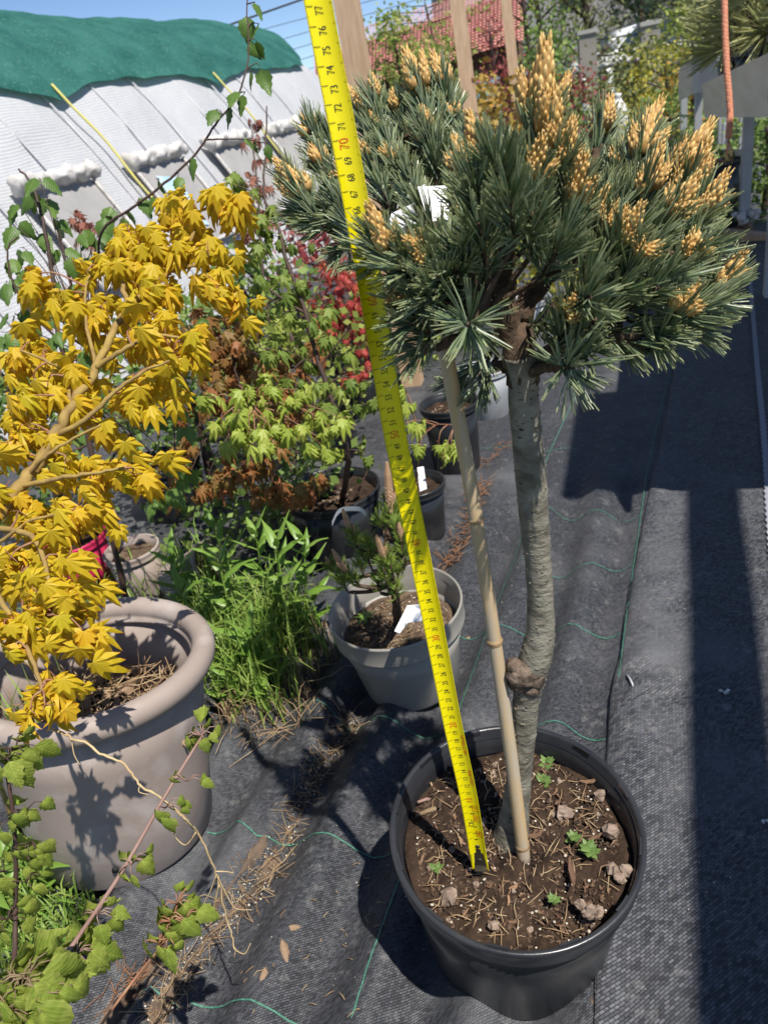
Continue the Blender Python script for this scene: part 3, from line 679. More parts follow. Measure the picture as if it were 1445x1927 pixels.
def candle_mb(mb, base, d, L, r0, rr, lump=1.0):
    """a resting shoot: overlapping short fingers spiralled up a spindle"""
    d = Vector(d).normalized(); u = d.orthogonal().normalized(); w = d.cross(u)
    n = max(6, int(L/.0019)); mb.tube([base, base+d*L*.3, base+d*L*.75, base+d*L], [r0*.8, r0*1.0, r0*.8, r0*.3], 7, e=.25)
    for i in range(n*3):
        t = (i+.5)/(n*3); a = i*2.39996; prof = (.85+.3*math.sin(math.pi*min(1, t*1.25)))*(1-.55*t**3)
        o = (u*math.cos(a)+w*math.sin(a)); p = base+d*(L*t*.93)+o*r0*.58*prof
        l = r0*lump*rr.uniform(1.05, 1.45); k = r0*.29*prof*rr.uniform(.85, 1.15); ax = (d*.95+o*.26*(1-.5*t)).normalized()
        x = ax.orthogonal().normalized(); y = ax.cross(x); q5 = [(x*math.cos(q*1.2566)+y*math.sin(q*1.2566)) for q in range(5)]
        vs = [p]+[p+ax*l*.35+c*k for c in q5]+[p+ax*l*.75+c*k*.72 for c in q5]+[p+ax*l]
        mb.add(vs, [(0, 1+(q+1) % 5, 1+q) for q in range(5)]+[(1+q, 1+(q+1) % 5, 6+(q+1) % 5, 6+q) for q in range(5)]+[(6+q, 6+(q+1) % 5, 11) for q in range(5)], [.1]+[.6]*5+[.9]*5+[1.0])
def candle_mesh(kind, seed, mat='candle', name='candle'):
    r = random.Random(seed); mb = MB()
    def side(n, l0, l1, ang, off=.004, y0=.0):
        for k in range(n):
            a = 6.283*k/n + r.uniform(-.4, .4); s = R(r.uniform(*ang)); dd = Vector((math.cos(a)*math.sin(s), math.cos(s), math.sin(a)*math.sin(s)))
            candle_mb(mb, Vector((math.cos(a)*off, y0+r.uniform(-.002, .004), math.sin(a)*off)), dd, r.uniform(l0, l1), .0044, r)
    if kind == 'big': candle_mb(mb, Vector((0, 0, 0)), (0, 1, 0), .043, .0072, r); side(4, .018, .03, (8, 22), .0085)
    elif kind == 'mid': candle_mb(mb, Vector((0, 0, 0)), (0, 1, 0), .029, .0060, r); side(3, .012, .02, (12, 30), .006)
    elif kind == 'small': candle_mb(mb, Vector((0, 0, 0)), (0, 1, 0), .019, .0048, r); side(3, .007, .012, (20, 45), .0045)
    elif kind == 'bud': 
        side(6, .006, .010, (10, 55), .003)
    return mb.mesh(name, mat, True)
TUFT = [needle_tuft(184, .046, .031, 'needle', seed=s) for s in (1, 2, 3, 4, 5, 6, 7)]
TUFT_S = [needle_tuft(116, .028, .029, 'needle', seed=s) for s in (11, 12, 13)]
TUFT_F = [needle_tuft(120, .014, .036, 'needle', seed=s, flare=True) for s in (21, 22)]
CANDLE = {k: [candle_mesh(k, s) for s in (1, 2, 3)] for k in ('big', 'mid', 'small', 'bud')}

# ------------------------------------------------------------------ the grafted pine
pine = thing('pine_tree', 'dwarf blue-green pine grafted on a bare grey trunk, covered in golden candles', 'tree', PY(962, 1572, .57))
def trunk_tube(mb, px, wpx, Y, n=20, sub=7, amp=.05, fr=60):
    pts = [PY(x, y, Y) for x, y in px]; rad = [w/2*(p-CAM).dot(FW)/FPX for w, p in zip(wpx, pts)]
    q = bez(pts, sub); rq = []
    for i in range(len(pts)-1): rq += [lerp(rad[i], rad[i+1], k/sub) for k in range(sub)]
    rq.append(rad[-1]); vs = []
    for i, p in enumerate(q):
        t = (q[min(i+1, len(q)-1)]-q[max(i-1, 0)]).normalized(); a = t.cross(Vector((0, 1, 0))).normalized(); b = a.cross(t)
        for k in range(n):
            an = 6.283*k/n; dd = a*math.cos(an)+b*math.sin(an); pp = p+dd*rq[i]
            pp += dd*rq[i]*amp*(mnoise.noise(pp*fr)+.6*mnoise.noise(pp*fr*2.3)); vs.append(pp)
    m_ = len(q)
    mb.add(vs, [(i*n+k, i*n+(k+1) % n, (i+1)*n+(k+1) % n, (i+1)*n+k) for i in range(m_-1) for k in range(n)]+[tuple(range(n))[::-1], tuple((m_-1)*n+k for k in range(n))])
    return q, rq
TY = .572
mb = MB()
tq, tr = trunk_tube(mb, [(958, 1592), (963, 1565), (972, 1500), (980, 1430), (987, 1360), (990, 1310), (996, 1275), (1008, 1235), (1016, 1190), (1016, 1120), (1011, 1050), (1004, 970), (998, 890), (990, 810), (985, 750), (984, 705), (980, 670)],
                [74, 62, 48, 45, 46, 50, 60, 62, 54, 49, 50, 56, 58, 57, 56, 54, 62], TY)
trunk = mb.build('trunk', 'trunk', pine)
mb = MB()
for k in range(330):
    i = rnd.randrange(4, len(tq)-8); t = (tq[i+1]-tq[i]).normalized(); a = t.cross(Vector((0, 1, 0))).normalized(); b = a.cross(t); an = U(0, 6.283)
    dd = a*math.cos(an)+b*math.sin(an); s = t.cross(dd); p = tq[i]+dd*tr[i]*.99+t*U(-.006, .006)
    rot = Matrix((s, dd, t)).transposed(); mb.blob(p, (U(.0008, .003), .0009, U(.0004, .0009)), rot)
mb.build('lenticels', 'lenticel', trunk, False, 'stuff')
mb = MB(); gc = PY(985, 1268, TY-.004)
for p, r in (((978, 1268), .0145), ((968, 1255), .0085), ((1000, 1272), .013), ((975, 1285), .010), ((995, 1290), .0105), ((963, 1272), .007)):
    c = PY(*p, TY-.006); vs = []; 
    for i in range(9):
        for k in range(16):
            th = math.pi*i/8; ph = 6.283*k/16; d = Vector((math.sin(th)*math.cos(ph), math.sin(th)*math.sin(ph), math.cos(th))); pp = c+d*r
            vs.append(pp+d*r*.34*mnoise.noise(pp*130)+d*r*.2*mnoise.noise(pp*320))
    mb.add(vs, [(i*16+k, i*16+(k+1) % 16, (i+1)*16+(k+1) % 16, (i+1)*16+k) for i in range(8) for k in range(16)])
mb.build('graft_union', 'graft', trunk)
CC = P(965, 610, .615)                                   # heart of the crown
skel = []
def limb(pts, r0, r1):
    q = bez([P(*p) for p in pts], 6); n = len(q); mb = MB()
    q = [p+rv(.0022) if 0 < i < n-1 else p for i, p in enumerate(q)]
    mb.tube(q, [lerp(r0, r1, i/(n-1)) for i in range(n)], 10, jit=.12); mb.build('branch', 'branch', pine); skel.extend(q[2:])
limb([(983, 715, .607), (978, 670, .60), (972, 620, .60)], .0135, .012)
limb([(975, 660, .60), (945, 560, .585), (948, 480, .57), (975, 390, .555), (1000, 300, .545), (1010, 250, .535)], .0115, .004)
limb([(965, 640, .61), (915, 560, .64), (870, 500, .67), (810, 420, .70), (790, 320, .72), (785, 220, .725)], .009, .003)
limb([(945, 600, .60), (880, 580, .575), (800, 560, .555), (730, 540, .545)], .007, .003)
limb([(870, 510, .67), (740, 480, .71), (640, 440, .73), (580, 390, .735)], .006, .003)
limb([(975, 600, .60), (1030, 520, .595), (1110, 450, .585), (1190, 390, .575), (1250, 360, .57)], .009, .004)
limb([(985, 690, .605), (1060, 655, .58), (1150, 635, .56), (1230, 615, .55), (1310, 570, .545)], .0085, .003)
limb([(1030, 520, .595), (1080, 420, .62), (1110, 330, .635), (1130, 270, .64)], .006, .003)
limb([(1110, 450, .585), (1180, 500, .56), (1270, 480, .55), (1330, 500, .55)], .006, .003)
limb([(985, 700, .605), (1040, 690, .57), (1075, 690, .54)], .0055, .003)
limb([(978, 690, .61), (930, 690, .64), (880, 700, .66)], .005, .0025)
limb([(980, 660, .61), (1020, 600, .66), (1070, 560, .70), (1150, 500, .71)], .006, .003)
limb([(945, 560, .585), (900, 600, .53), (882, 612, .505)], .0045, .003)
limb([(930, 640, .59), (850, 640, .57), (790, 670, .565)], .0045, .0025)
shoots = []
def shoot(x, y, d, kind=None, s=1.0, tuft=None, up=.9, dirv=None):
    p = P(x, y, d); out = p-CC; out.z *= .5
    if out.length > 1e-4: out.normalize()
    ax = (Vector((0, 0, up))+out*.75+rv(.12)).normalized() if dirv is None else Vector(dirv).normalized()
    tuft = tuft or rnd.choice(TUFT)
    nt = inst('needle_tuft', tuft, pine, p, ax, rv(), s, 'stuff')
    ORG[nt.name] = Vector((0, 0, 0))
    L = .044*s if tuft not in TUFT_F else .014*s
    if kind:
        c = bpy.data.objects.new('candle', rnd.choice(CANDLE[kind])); col.objects.link(c); c.parent = nt
        k = U(1.0, 1.25); c.scale = (k, k, k); c.location = (0, -.003, 0); c.rotation_euler = (U(-.15, .15), U(0, 6), U(-.15, .15))
    base = p-ax*L*.98; near = min(skel, key=lambda q: (q-base).length)
    shoots.append((p, ax)); mb = MB(); mid = lerp(near, base, .5)+ax*-.004+rv(.004)
    pts = bez([near, mid, base], 4)+[lerp(base, p, .5), p]; n = len(pts)
    mb.tube(pts, [lerp(.0028, .0016, i/(n-1)) for i in range(n)], 6); mb.build('twig', 'branch', pine)
# candle shoots read off the photograph: base of the candle, depth, size
for a in ((790, 172, .725, 'big', 1.0), (832, 158, .73, 'mid', .95), (706, 190, .74, 'mid', .9), (672, 205, .75, 'mid', .9), (545, 338, .73, 'mid', .9), (566, 362, .71, 'mid', .95), (585, 245, .76, 'small', .9), (705, 240, .74, 'small', .9),
          (805, 255, .70, 'mid', .9), (690, 300, .71, 'small', .9), (603, 305, .74, 'small', .9), (640, 330, .72, 'bud', .95), (735, 300, .70, 'small', .9), (850, 215, .73, 'small', .9), (620, 250, .76, 'small', .9), (745, 205, .74, 'small', .9),
          (1015, 232, .535, 'big', 1.0), (1036, 262, .53, 'mid', .95), (866, 318, .60, 'mid', .9), (902, 285, .60, 'mid', .9), (1080, 362, .535, 'mid', .95), (1058, 300, .53, 'mid', .9), (1002, 330, .51, 'mid', .9), (880, 400, .58, 'bud', .9), (935, 355, .50, 'small', .9),
          (722, 458, .505, 'mid', .9), (792, 480, .50, 'small', .9), (758, 478, .53, 'small', .9), (755, 560, .52, 'bud', .85),
          (1135, 245, .64, 'mid', .95), (1213, 260, .63, 'mid', .95), (1208, 285, .61, 'mid', .95), (1272, 328, .575, 'big', 1.0), (1216, 352, .565, 'mid', .95), (1295, 345, .57, 'mid', 1.0), (1322, 395, .56, 'mid', .95), (1264, 402, .545, 'mid', .95), (1175, 445, .53, 'mid', .9),
          (1122, 395, .57, 'small', .95), (1100, 300, .65, 'small', .9), (1352, 535, .555, 'mid', .9), (1281, 580, .53, 'small', .9), (1170, 310, .62, 'small', .9), (1140, 420, .56, 'small', .9), (1072, 590, .52, 'small', .85), (1210, 470, .525, 'bud', .9), (1300, 470, .54, 'bud', .9)):
    shoot(*a)
# bare tufts round the skirt of the crown
for x, y, d, dv, tf in ((880, 612, .495, (-.35, -1, .1), 'F'), (1078, 690, .52, (.25, -.8, .25), 'F'), (1120, 600, .52, (.1, -.7, .4), 'S'), (770, 610, .52, (-.5, -.6, .1), 'S'), (775, 670, .535, (-.55, -.5, -.15), 'S'), (745, 505, .50, (-.7, -.5, .3), 'S'), (820, 520, .495, (-.4, -.7, .5), 'S'), (790, 550, .50, (-.5, -.6, .3), 'S'), (850, 500, .50, (-.2, -.7, .5), 'S'),
                        (700, 480, .54, (-.8, -.3, .3), 'S'), (860, 720, .65, (-.5, -.1, -.4), 'S'), (905, 720, .62, (-.2, -.5, -.4), 'S'), (1190, 650, .55, (.4, -.5, -.15), 'S'), (1250, 640, .545, (.5, -.4, -.15), 'S'), (1310, 590, .54, (.8, -.4, .1), 'S'), (1355, 560, .545, (.9, -.2, .2), 'S'),
                        (1330, 470, .55, (.8, -.2, .5), ''), (1300, 430, .55, (.7, -.3, .6), ''), (1240, 540, .53, (.4, -.6, .4), ''), (1170, 540, .53, (.2, -.7, .5), ''), (1110, 520, .53, (.1, -.6, .6), ''), (1060, 450, .49, (.1, -.7, .6), ''), (1000, 400, .48, (0, -.6, .7), ''), (900, 420, .48, (-.2, -.6, .7), ''), (895, 350, .49, (-.2, -.5, .8), ''), (960, 370, .46, (0, -.5, .8), ''), (930, 300, .48, (-.1, -.4, .9), ''), (1110, 560, .49, (.1, -.8, .3), 'S'), 
                        (860, 470, .50, (-.4, -.5, .6), ''), (950, 330, .50, (-.2, -.4, .8), ''), (900, 370, .57, (-.4, -.2, .8), ''), (640, 400, .71, (-.6, -.4, .4), ''), (590, 420, .72, (-.8, -.3, .2), ''), (560, 400, .73, (-.9, -.2, .3), ''), (680, 440, .71, (-.3, -.6, .3), ''), (720, 380, .71, (-.3, -.5, .6), ''),
                        (760, 330, .70, (-.1, -.6, .7), ''), (830, 300, .70, (.4, -.4, .7), ''), (855, 330, .70, (.5, -.3, .5), ''), (810, 260, .71, (.2, -.5, .8), ''), (640, 470, .72, (-.4, -.5, -.1), 'S'), (1150, 480, .54, (.2, -.6, .6), ''),
                        (1230, 440, .54, (.4, -.5, .7), ''), (1270, 520, .53, (.6, -.5, .4), ''), (1100, 660, .53, (.2, -.7, -.2), 'S'), (1330, 620, .56, (.7, -.2, -.1), 'S'), (1040, 610, .56, (.2, -.8, .1), 'S'), (840, 570, .54, (-.4, -.7, .3), 'S')):
    shoot(x, y, d, None, U(.88, 1.0), {'F': rnd.choice(TUFT_F), 'S': rnd.choice(TUFT_S), '': rnd.choice(TUFT)}[tf], dirv=Vector(dv)+rv(.15))
# inner growth between the heart and the outer shoots
for p, ax in list(shoots[:60]):
    if rnd.random() < .5:
        if abs(p.x-CC.x) < .05 and p.z < .84: continue
        q = lerp(CC+Vector((0, 0, .05)), p, U(.66, .88))+rv(.015); q.y += .012
        v = q-CAM; d = v.dot(FW); shoot(W0/2+FPX*v.dot(CR)/d, H0/2+FPX*v.dot(CD)/d, d, None, U(.75, .95), rnd.choice(TUFT_S+TUFT))
# white label tied in the crown
lab = thing('plant_label', 'blank white folded plastic label hanging inside the pine crown', 'label', P(785, 420, .60))
def sheet(mb, pts, th=.0006):
    n = (pts[1]-pts[0]).cross(pts[2]-pts[0]).normalized()*th
    mb.add([p+n for p in pts]+[p-n for p in pts], [(0, 1, 2, 3), (7, 6, 5, 4), (0, 4, 5, 1), (1, 5, 6, 2), (2, 6, 7, 3), (3, 7, 4, 0)])
mb = MB(); sheet(mb, [P(785, 352, .60), P(840, 350, .602), P(846, 414, .598), P(786, 420, .597)]); mb.build('face', 'label_white', lab, False)
mb = MB(); sheet(mb, [P(786, 420, .597), P(785, 380, .60), P(737, 402, .615), P(728, 438, .612)]); mb.build('folded_back', 'label_white', lab, False)
mb = MB(); mb.tube(bez([P(788, 356, .60), P(800, 350, .62), P(800, 380, .66), P(805, 415, .695)], 4), .0009, 5); mb.build('tie', 'label_white', lab)

# ------------------------------------------------------------------ bamboo cane
bb, bt = soilpt(985, 1614, -.012), P(836, 652, .602)
cane = thing('bamboo_cane', 'pale bamboo cane leaning beside the pine trunk in the black pot', 'cane', bb)
bpath = bez([bb, G(967, 1500, .235) if False else lerp(bb, P(930, 1205, .722), .5)+Vector((.001, 0, 0)), P(930, 1205, .722), P(888, 930, .655), bt], 6)
mb = MB(); n = len(bpath); mb.tube(bpath, [lerp(.0070, .0060, i/(n-1)) for i in range(n)], 18); mb.build('culm', 'bamboo', cane)
for q, rad in ((P(931, 1203, .722), .0074), (lerp(bb, P(930, 1205, .722), .10), .0073), (lerp(P(930, 1205, .722), bt, .46), .0064)):
    i = min(range(n), key=lambda k: (bpath[k]-q).length); t = (bpath[min(i+1, n-1)]-bpath[max(i-1, 0)]).normalized()
    cands = [lerp(bpath[k], bpath[k+1], j/10) for k in range(n-1) for j in range(10)]; q = min(cands, key=lambda k: (k-q).length)
    mb = MB(); mb.tube([q+t*z for z in (-.004, -.0025, -.0015, 0, .0012, .003)], [rad-.0006, rad+.0001, rad-.0001, rad+.0007, rad+.0001, rad-.0007], 18, False); mb.build('node', 'bamboo_node', cane)

# ------------------------------------------------------------------ tape measure
tape = thing('tape_measure', 'yellow steel tape measure blade standing upright against the pine', 'tape measure', P(905, 1632, .812))
TP = [(-1.0, 905, 1634), (10, 883, 1502), (20, 852, 1360), (30, 820, 1196), (40, 784, 1016), (50, 742, 812), (60, 700, 560), (70, 647, 262), (77, 598, 10), (84, 548, -280)]
def tdepth(t): return .765*(1-.005716*(t-10))
TPTS = [(t, P(x, y, tdepth(t))) for t, x, y in TP]
def tcenter(t):
    for (t0, p0), (t1, p1) in zip(TPTS, TPTS[1:]):
        if t <= t1 or t1 == TPTS[-1][0]:
            i = [a for a, _ in TPTS].index(t0); pm = TPTS[max(i-1, 0)]; pn = TPTS[min(i+2, len(TPTS)-1)]; u = (t-t0)/(t1-t0)
            m0 = (p1-pm[1])/(t1-pm[0]) if t1 != pm[0] else (p1-p0)/(t1-t0); m1 = (pn[1]-p0)/(pn[0]-t0); h = t1-t0
            return p0*(2*u**3-3*u*u+1)+m0*h*(u**3-2*u*u+u)+p1*(-2*u**3+3*u*u)+m1*h*(u**3-u*u)
TW = .0192
def tsurf(t, w, lift=0.0):
    """a point on the printed side; t in cm along the blade, w across from -.5 to .5"""
    c = tcenter(t); up = (tcenter(t+.2)-tcenter(t-.2)).normalized()
    tw = lerp(-14, 10, max(0, min(1, t/78))); view = (CAM-c).normalized(); nrm = (view-up*view.dot(up)).normalized()
    nrm = Matrix.Rotation(R(tw), 3, up) @ nrm; side = up.cross(nrm)
    Rc = .0125; a = w*TW/Rc
    return c + side*(Rc*math.sin(a)) + nrm*(Rc*(1-math.cos(a))+lift)
mb = MB(); NT, NW = 220, 12; vs = []
for i in range(NT+1):
    t = 1.6+(84-1.6)*i/NT
    for k in range(NW+1): vs.append(tsurf(t, k/NW-.5))
for i in range(NT+1):
    t = 1.6+(84-1.6)*i/NT
    for k in range(NW+1): vs.append(tsurf(t, k/NW-.5, -.0003))
q = NW+1; B = (NT+1)*q
fs = [(i*q+k, i*q+k+1, (i+1)*q+k+1, (i+1)*q+k) for i in range(NT) for k in range(NW)]
fs += [(B+i*q+k+1, B+i*q+k, B+(i+1)*q+k, B+(i+1)*q+k+1) for i in range(NT) for k in range(NW)]
fs += [(B+i*q, i*q, (i+1)*q, B+(i+1)*q) for i in range(NT)]+[(i*q+NW, B+i*q+NW, B+(i+1)*q+NW, (i+1)*q+NW) for i in range(NT)]
for sgn, a0, a1 in ((0, -.5, -.24), (1, .24, .5)):     # the two prongs at the hook end
    o = len(vs)
    for i in range(7):
        t = 1.6-2.4*i/6; x0 = lerp(a0, a0 if sgn == 0 else .36, i/6); x1 = lerp(a1, -.36 if sgn == 0 else a1, i/6)
        vs += [tsurf(t, x0), tsurf(t, x1), tsurf(t, x0, -.0003), tsurf(t, x1, -.0003)]
    for i in range(6):
        a = o+i*4; fs += [(a+4, a+5, a+1, a), (a+2, a+3, a+7, a+6), (a, a+2, a+6, a+4), (a+5, a+7, a+3, a+1)]
mb.add(vs, fs); blade = mb.build('blade', 'tape', tape)
mb = MB(); vs = [tsurf(t, w, l) for l in (-.001, -.0016) for t in (2.2, -.5) for w in (-.3, .3)]
mb.add(vs, [(0, 1, 3, 2), (6, 7, 5, 4), (0, 2, 6, 4), (1, 5, 7, 3), (0, 4, 5, 1), (2, 3, 7, 6)])
vs = [tsurf(-.5, w, l) for l in (-.0016, .006) for w in (-.3, .3)]+[tsurf(-.62, w, l) for l in (-.0016, .006) for w in (-.3, .3)]
mb.add(vs, [(0, 1, 3, 2), (6, 7, 5, 4), (0, 2, 6, 4), (1, 5, 7, 3)]); hook = mb.build('hook', 'steel_dark', tape, False)
for t, w in ((2.6, 0), (.4, 0)):
    c = tsurf(t, w); nn = (tsurf(t, w, .001)-c).normalized(); mb = MB(); mb.tube([c-nn*.002, c+nn*.0008, c+nn*.0011], [.0024, .0024, .0014], 10); mb.build('rivet', 'steel_dark', hook)
def text_on_tape(body, t0, w0, size, mat, name, sx=.8, parent=None, bold=.0):
    """text running up the blade; t0 centre in cm, w0 centre across"""
    cu = bpy.data.curves.new('txt', 'FONT'); cu.body = body; cu.size = size; cu.align_x = 'CENTER'; cu.align_y = 'CENTER'; cu.resolution_u = 2; cu.offset = bold
    ob = bpy.data.objects.new('txt', cu); col.objects.link(ob); bpy.context.view_layer.update()
    me = bpy.data.meshes.new_from_object(ob); bpy.data.objects.remove(ob); bpy.data.curves.remove(cu)
    mb = MB(); mb.add([tsurf(t0+v.co.x*sx*100, w0-v.co.y/TW, .00022) for v in me.vertices], [tuple(p.vertices) for p in me.polygons]); bpy.data.meshes.remove(me)
    o = mb.build(name, mat, parent or blade, False); return o
for cm in range(3, 84):
    if cm % 10 == 0: text_on_tape(str(cm), cm-.25, .0, .0095, 'ink_red', 'numeral', .72)
    else: text_on_tape(str(cm), cm-.25, .02, .0072, 'ink', 'numeral', .66)
def ticks(name, side):
    mb = MB()
    for mm in range(32, 838):
        L = .12 if mm % 10 == 0 else .095 if mm % 5 == 0 else .065
        a = mm/10; w0 = .495*side; w1 = (.495-L)*side; d = .012 if mm % 10 else .016
        mb.add([tsurf(a-d, w0, .0002), tsurf(a+d, w0, .0002), tsurf(a+d, w1, .0002), tsurf(a-d, w1, .0002)], [(0, 1, 2, 3)])
    mb.build(name, 'ink_soft', blade, False, 'stuff')
ticks('tick_marks', -1); ticks('tick_marks', 1)
mb = MB()
for cm in range(4, 84):
    d = .022; mb.add([tsurf(cm-d, -.42, .0002), tsurf(cm+d, -.42, .0002), tsurf(cm+d, -.18, .0002), tsurf(cm-d, -.18, .0002)], [(0, 1, 2, 3)])
mb.build('centimetre_lines', 'ink_soft', blade, False, 'stuff')
text_on_tape('MATT FINISH', 17.3, .34, .0058, 'ink_red', 'print', .75)
text_on_tape('DEXTER', 13.0, .34, .0060, 'ink_red', 'print', .95)
text_on_tape('CE', 6.2, -.12, .0075, 'ink', 'print', .9); text_on_tape('M', 7.1, .20, .0062, 'ink_red', 'print', .8)
text_on_tape('5m', 4.7, .20, .0062, 'ink_red', 'print', .8); text_on_tape('II', 8.6, .22, .0058, 'ink_red', 'print', .8)
for t0 in (4.7, 7.1, 8.6):     # the red boxed marks
    mb = MB()
    for (a0, a1, b0, b1) in ((-.45, .45, .03, .06), (-.45, .45, .36, .39), (-.45, -.38, .03, .39), (.38, .45, .03, .39)):
        mb.add([tsurf(t0+a0, b0, .0002), tsurf(t0+a1, b0, .0002), tsurf(t0+a1, b1, .0002), tsurf(t0+a0, b1, .0002)], [(0, 1, 2, 3)])
    mb.build('print', 'ink_red', blade, False)

# ------------------------------------------------------------------ dwarf mountain pine in the grey pot
sp = thing('pine_tree', 'small bright green mountain pine with brown candles in the grey pot', 'tree', G(748, 1165, .115))
ST = [needle_tuft(150, .026, .021, 'needle_green', (30, 62), .00045, seed=s) for s in (31, 32, 33)]
SC = []
for s, (L, r0) in enumerate(((.078, .0068), (.046, .0052), (.03, .0045), (.022, .0038))):
    mb = MB(); candle_mb(mb, Vector((0, 0, 0)), (0, 1, 0), L, r0, random.Random(s), .55); SC.append(mb.mesh('candle', 'candle_tan', False))
mb = MB(); sb = G(750, 1172, .112); q = bez([sb, P(745, 1130, 1.165), P(735, 1080, 1.16), P(728, 1020, 1.155), P(735, 975, 1.15)], 5)
mb.tube(q, [lerp(.0085, .003, i/(len(q)-1)) for i in range(len(q))], 9, jit=.16); mb.build('trunk', 'branch', sp)
mb = MB(); mb.tube([lerp(q[1], q[4], 0), q[5]], [.0105, .0098], 9, jit=.14); 
sskel = q[6:]
def sshoot(x, y, d, cs, s=1.0, dv=None):
    p = P(x, y, d); c0 = P(730, 1060, 1.155); out = p-c0; ax = (Vector((0, 0, .14))+out*.6+rv(.012)).normalized() if dv is None else Vector(dv).normalized()
    nt = inst('needle_tuft', rnd.choice(ST), sp, p, ax, rv(), s, 'stuff')
    for i, k in enumerate(cs):
        c = bpy.data.objects.new('candle', SC[k]); col.objects.link(c); c.parent = nt
        a = 6.28*i/max(1, len(cs)-1)+1; tl = 0 if i == 0 else .35
        c.rotation_euler = (tl*math.cos(a), 0, tl*math.sin(a)); c.location = (0 if i == 0 else .005*math.sin(a+1.57), -.002, 0 if i == 0 else .005*math.cos(a))
    base = p-ax*.028*s; near = min(sskel, key=lambda k: (k-base).length); mb = MB()
    mb.tube(bez([near, lerp(near, base, .5)-Vector((0, 0, .005)), base], 4)+[p], [.003]*8+[.0018, .0015], 6); mb.build('branch', 'branch', sp)
for a in ((735, 960, 1.14, (0, 2)), (663, 1005, 1.14, (1, 3)), (650, 1075, 1.12, (1, 2, 3)), (722, 1050, 1.11, (1, 3)), (755, 1015, 1.13, (2, 3)), (625, 1065, 1.14, (3,))): sshoot(*a)
for x, y, d in ((745, 985, 1.13), (715, 975, 1.15), (690, 1020, 1.14), (755, 1000, 1.15), (665, 1085, 1.11), (640, 1090, 1.12), (735, 1060, 1.11), (760, 1040, 1.14), (725, 1080, 1.12), (705, 1030, 1.16), (745, 1070, 1.15), (710, 1090, 1.14), (690, 1045, 1.15), (730, 940, 1.15), (675, 1060, 1.13), (745, 1105, 1.14), (770, 1030, 1.15)): sshoot(x, y, d, (), U(.8, 1.0))
gl = thing('plant_label', 'blank white wrap label around the stem of the small mountain pine', 'label', G(752, 1190, .118))
mb = MB(); sheet(mb, [P(765, 1140, 1.13), P(820, 1133, 1.12), P(822, 1165, 1.11), P(768, 1172, 1.115)]); mb.build('flag', 'label_white', gl, False)
mb = MB(); sheet(mb, [P(766, 1140, 1.13), P(768, 1172, 1.115), P(752, 1192, 1.10), P(742, 1188, 1.105)]); mb.build('strap', 'label_white', gl, False)
for (x, y, s) in ((688, 1170, .014),):
    p = G(x, y, .118); t = thing('weed_seedling', 'green star-shaped weed seedling in the grey pot', 'weed', p); mb = MB(); mb.tube([p-Vector((0, 0, .004)), p+Vector((0, 0, s))], .0008, 5); mb.build('stem', 'weed', t)
    for i in range(8): d = Vector((math.cos(i*.8), math.sin(i*.8), .3)); inst('leaf', LV['weed'][i % 4], t, p+Vector((0, 0, s*.8)), d, Vector((0, 0, 1)), s*1.6)

# ------------------------------------------------------------------ leafy shrubs
def shrub(root, stem_mat, trunk, clusters, leaves, size, n_per, spread, hang=1.0, twig_r=.0016, leaf_mat_pick=None, face=(.1, -.55, .75), twigs=True, petiole=None):
    """trunk: list of (points, r0, r1); clusters: (point, count, spread factor); leaves hang from short stalks"""
    sk = []
    for i, (pts, r0, r1) in enumerate(trunk):
        q = bez(pts, 6); n = len(q); mb = MB(); q = [p+rv(r0*.25) if 0 < k < n-1 else p for k, p in enumerate(q)]
        mb.tube(q, [lerp(r0, r1, k/(n-1)) for k in range(n)], 9 if r0 > .004 else 6, jit=.06); mb.build('trunk' if i == 0 else 'branch', stem_mat, root); sk += q[1:]
    for c, cnt, sf in clusters:
        if twigs:
            near = min(sk, key=lambda k: (k-c).length + .35*max(0, k.z-c.z))
            if (near-c).length > .004:
                mb = MB(); mid = lerp(near, c, .55)+Vector((0, 0, .12*(near-c).length))+rv(.006)
                mb.tube(bez([near, mid, c], 4), [twig_r*1.3]*3+[twig_r]*3+[twig_r*.7]*3, 5); mb.build('twig', petiole or stem_mat, root)
        for i in range(cnt):
            a = U(0, 6.283); off = Vector((math.cos(a), math.sin(a)*.8, U(-.7, .5)))*spread*sf*U(.35, 1)
            on = off.normalized(); p = c+off; d = Vector((on.x*U(.2, 1.0)+U(-.3, .3), on.y*U(.2, .9)+U(-.3, .3)-.2, -hang*U(.35, 1.1)))
            nm = Vector(face)+rv(.4)+on*.55
            s = size*U(.72, 1.15)
            inst('leaf', rnd.choice(leaves), root, p, d, nm, s)
        if cnt:
            mb = MB()
            for i in range(min(cnt, 3)):
                mb.tube([c, c+rv(spread*sf*.5)], [twig_r*.6, twig_r*.4], 4)
            mb.build('leaf_stalks', petiole or stem_mat, root)

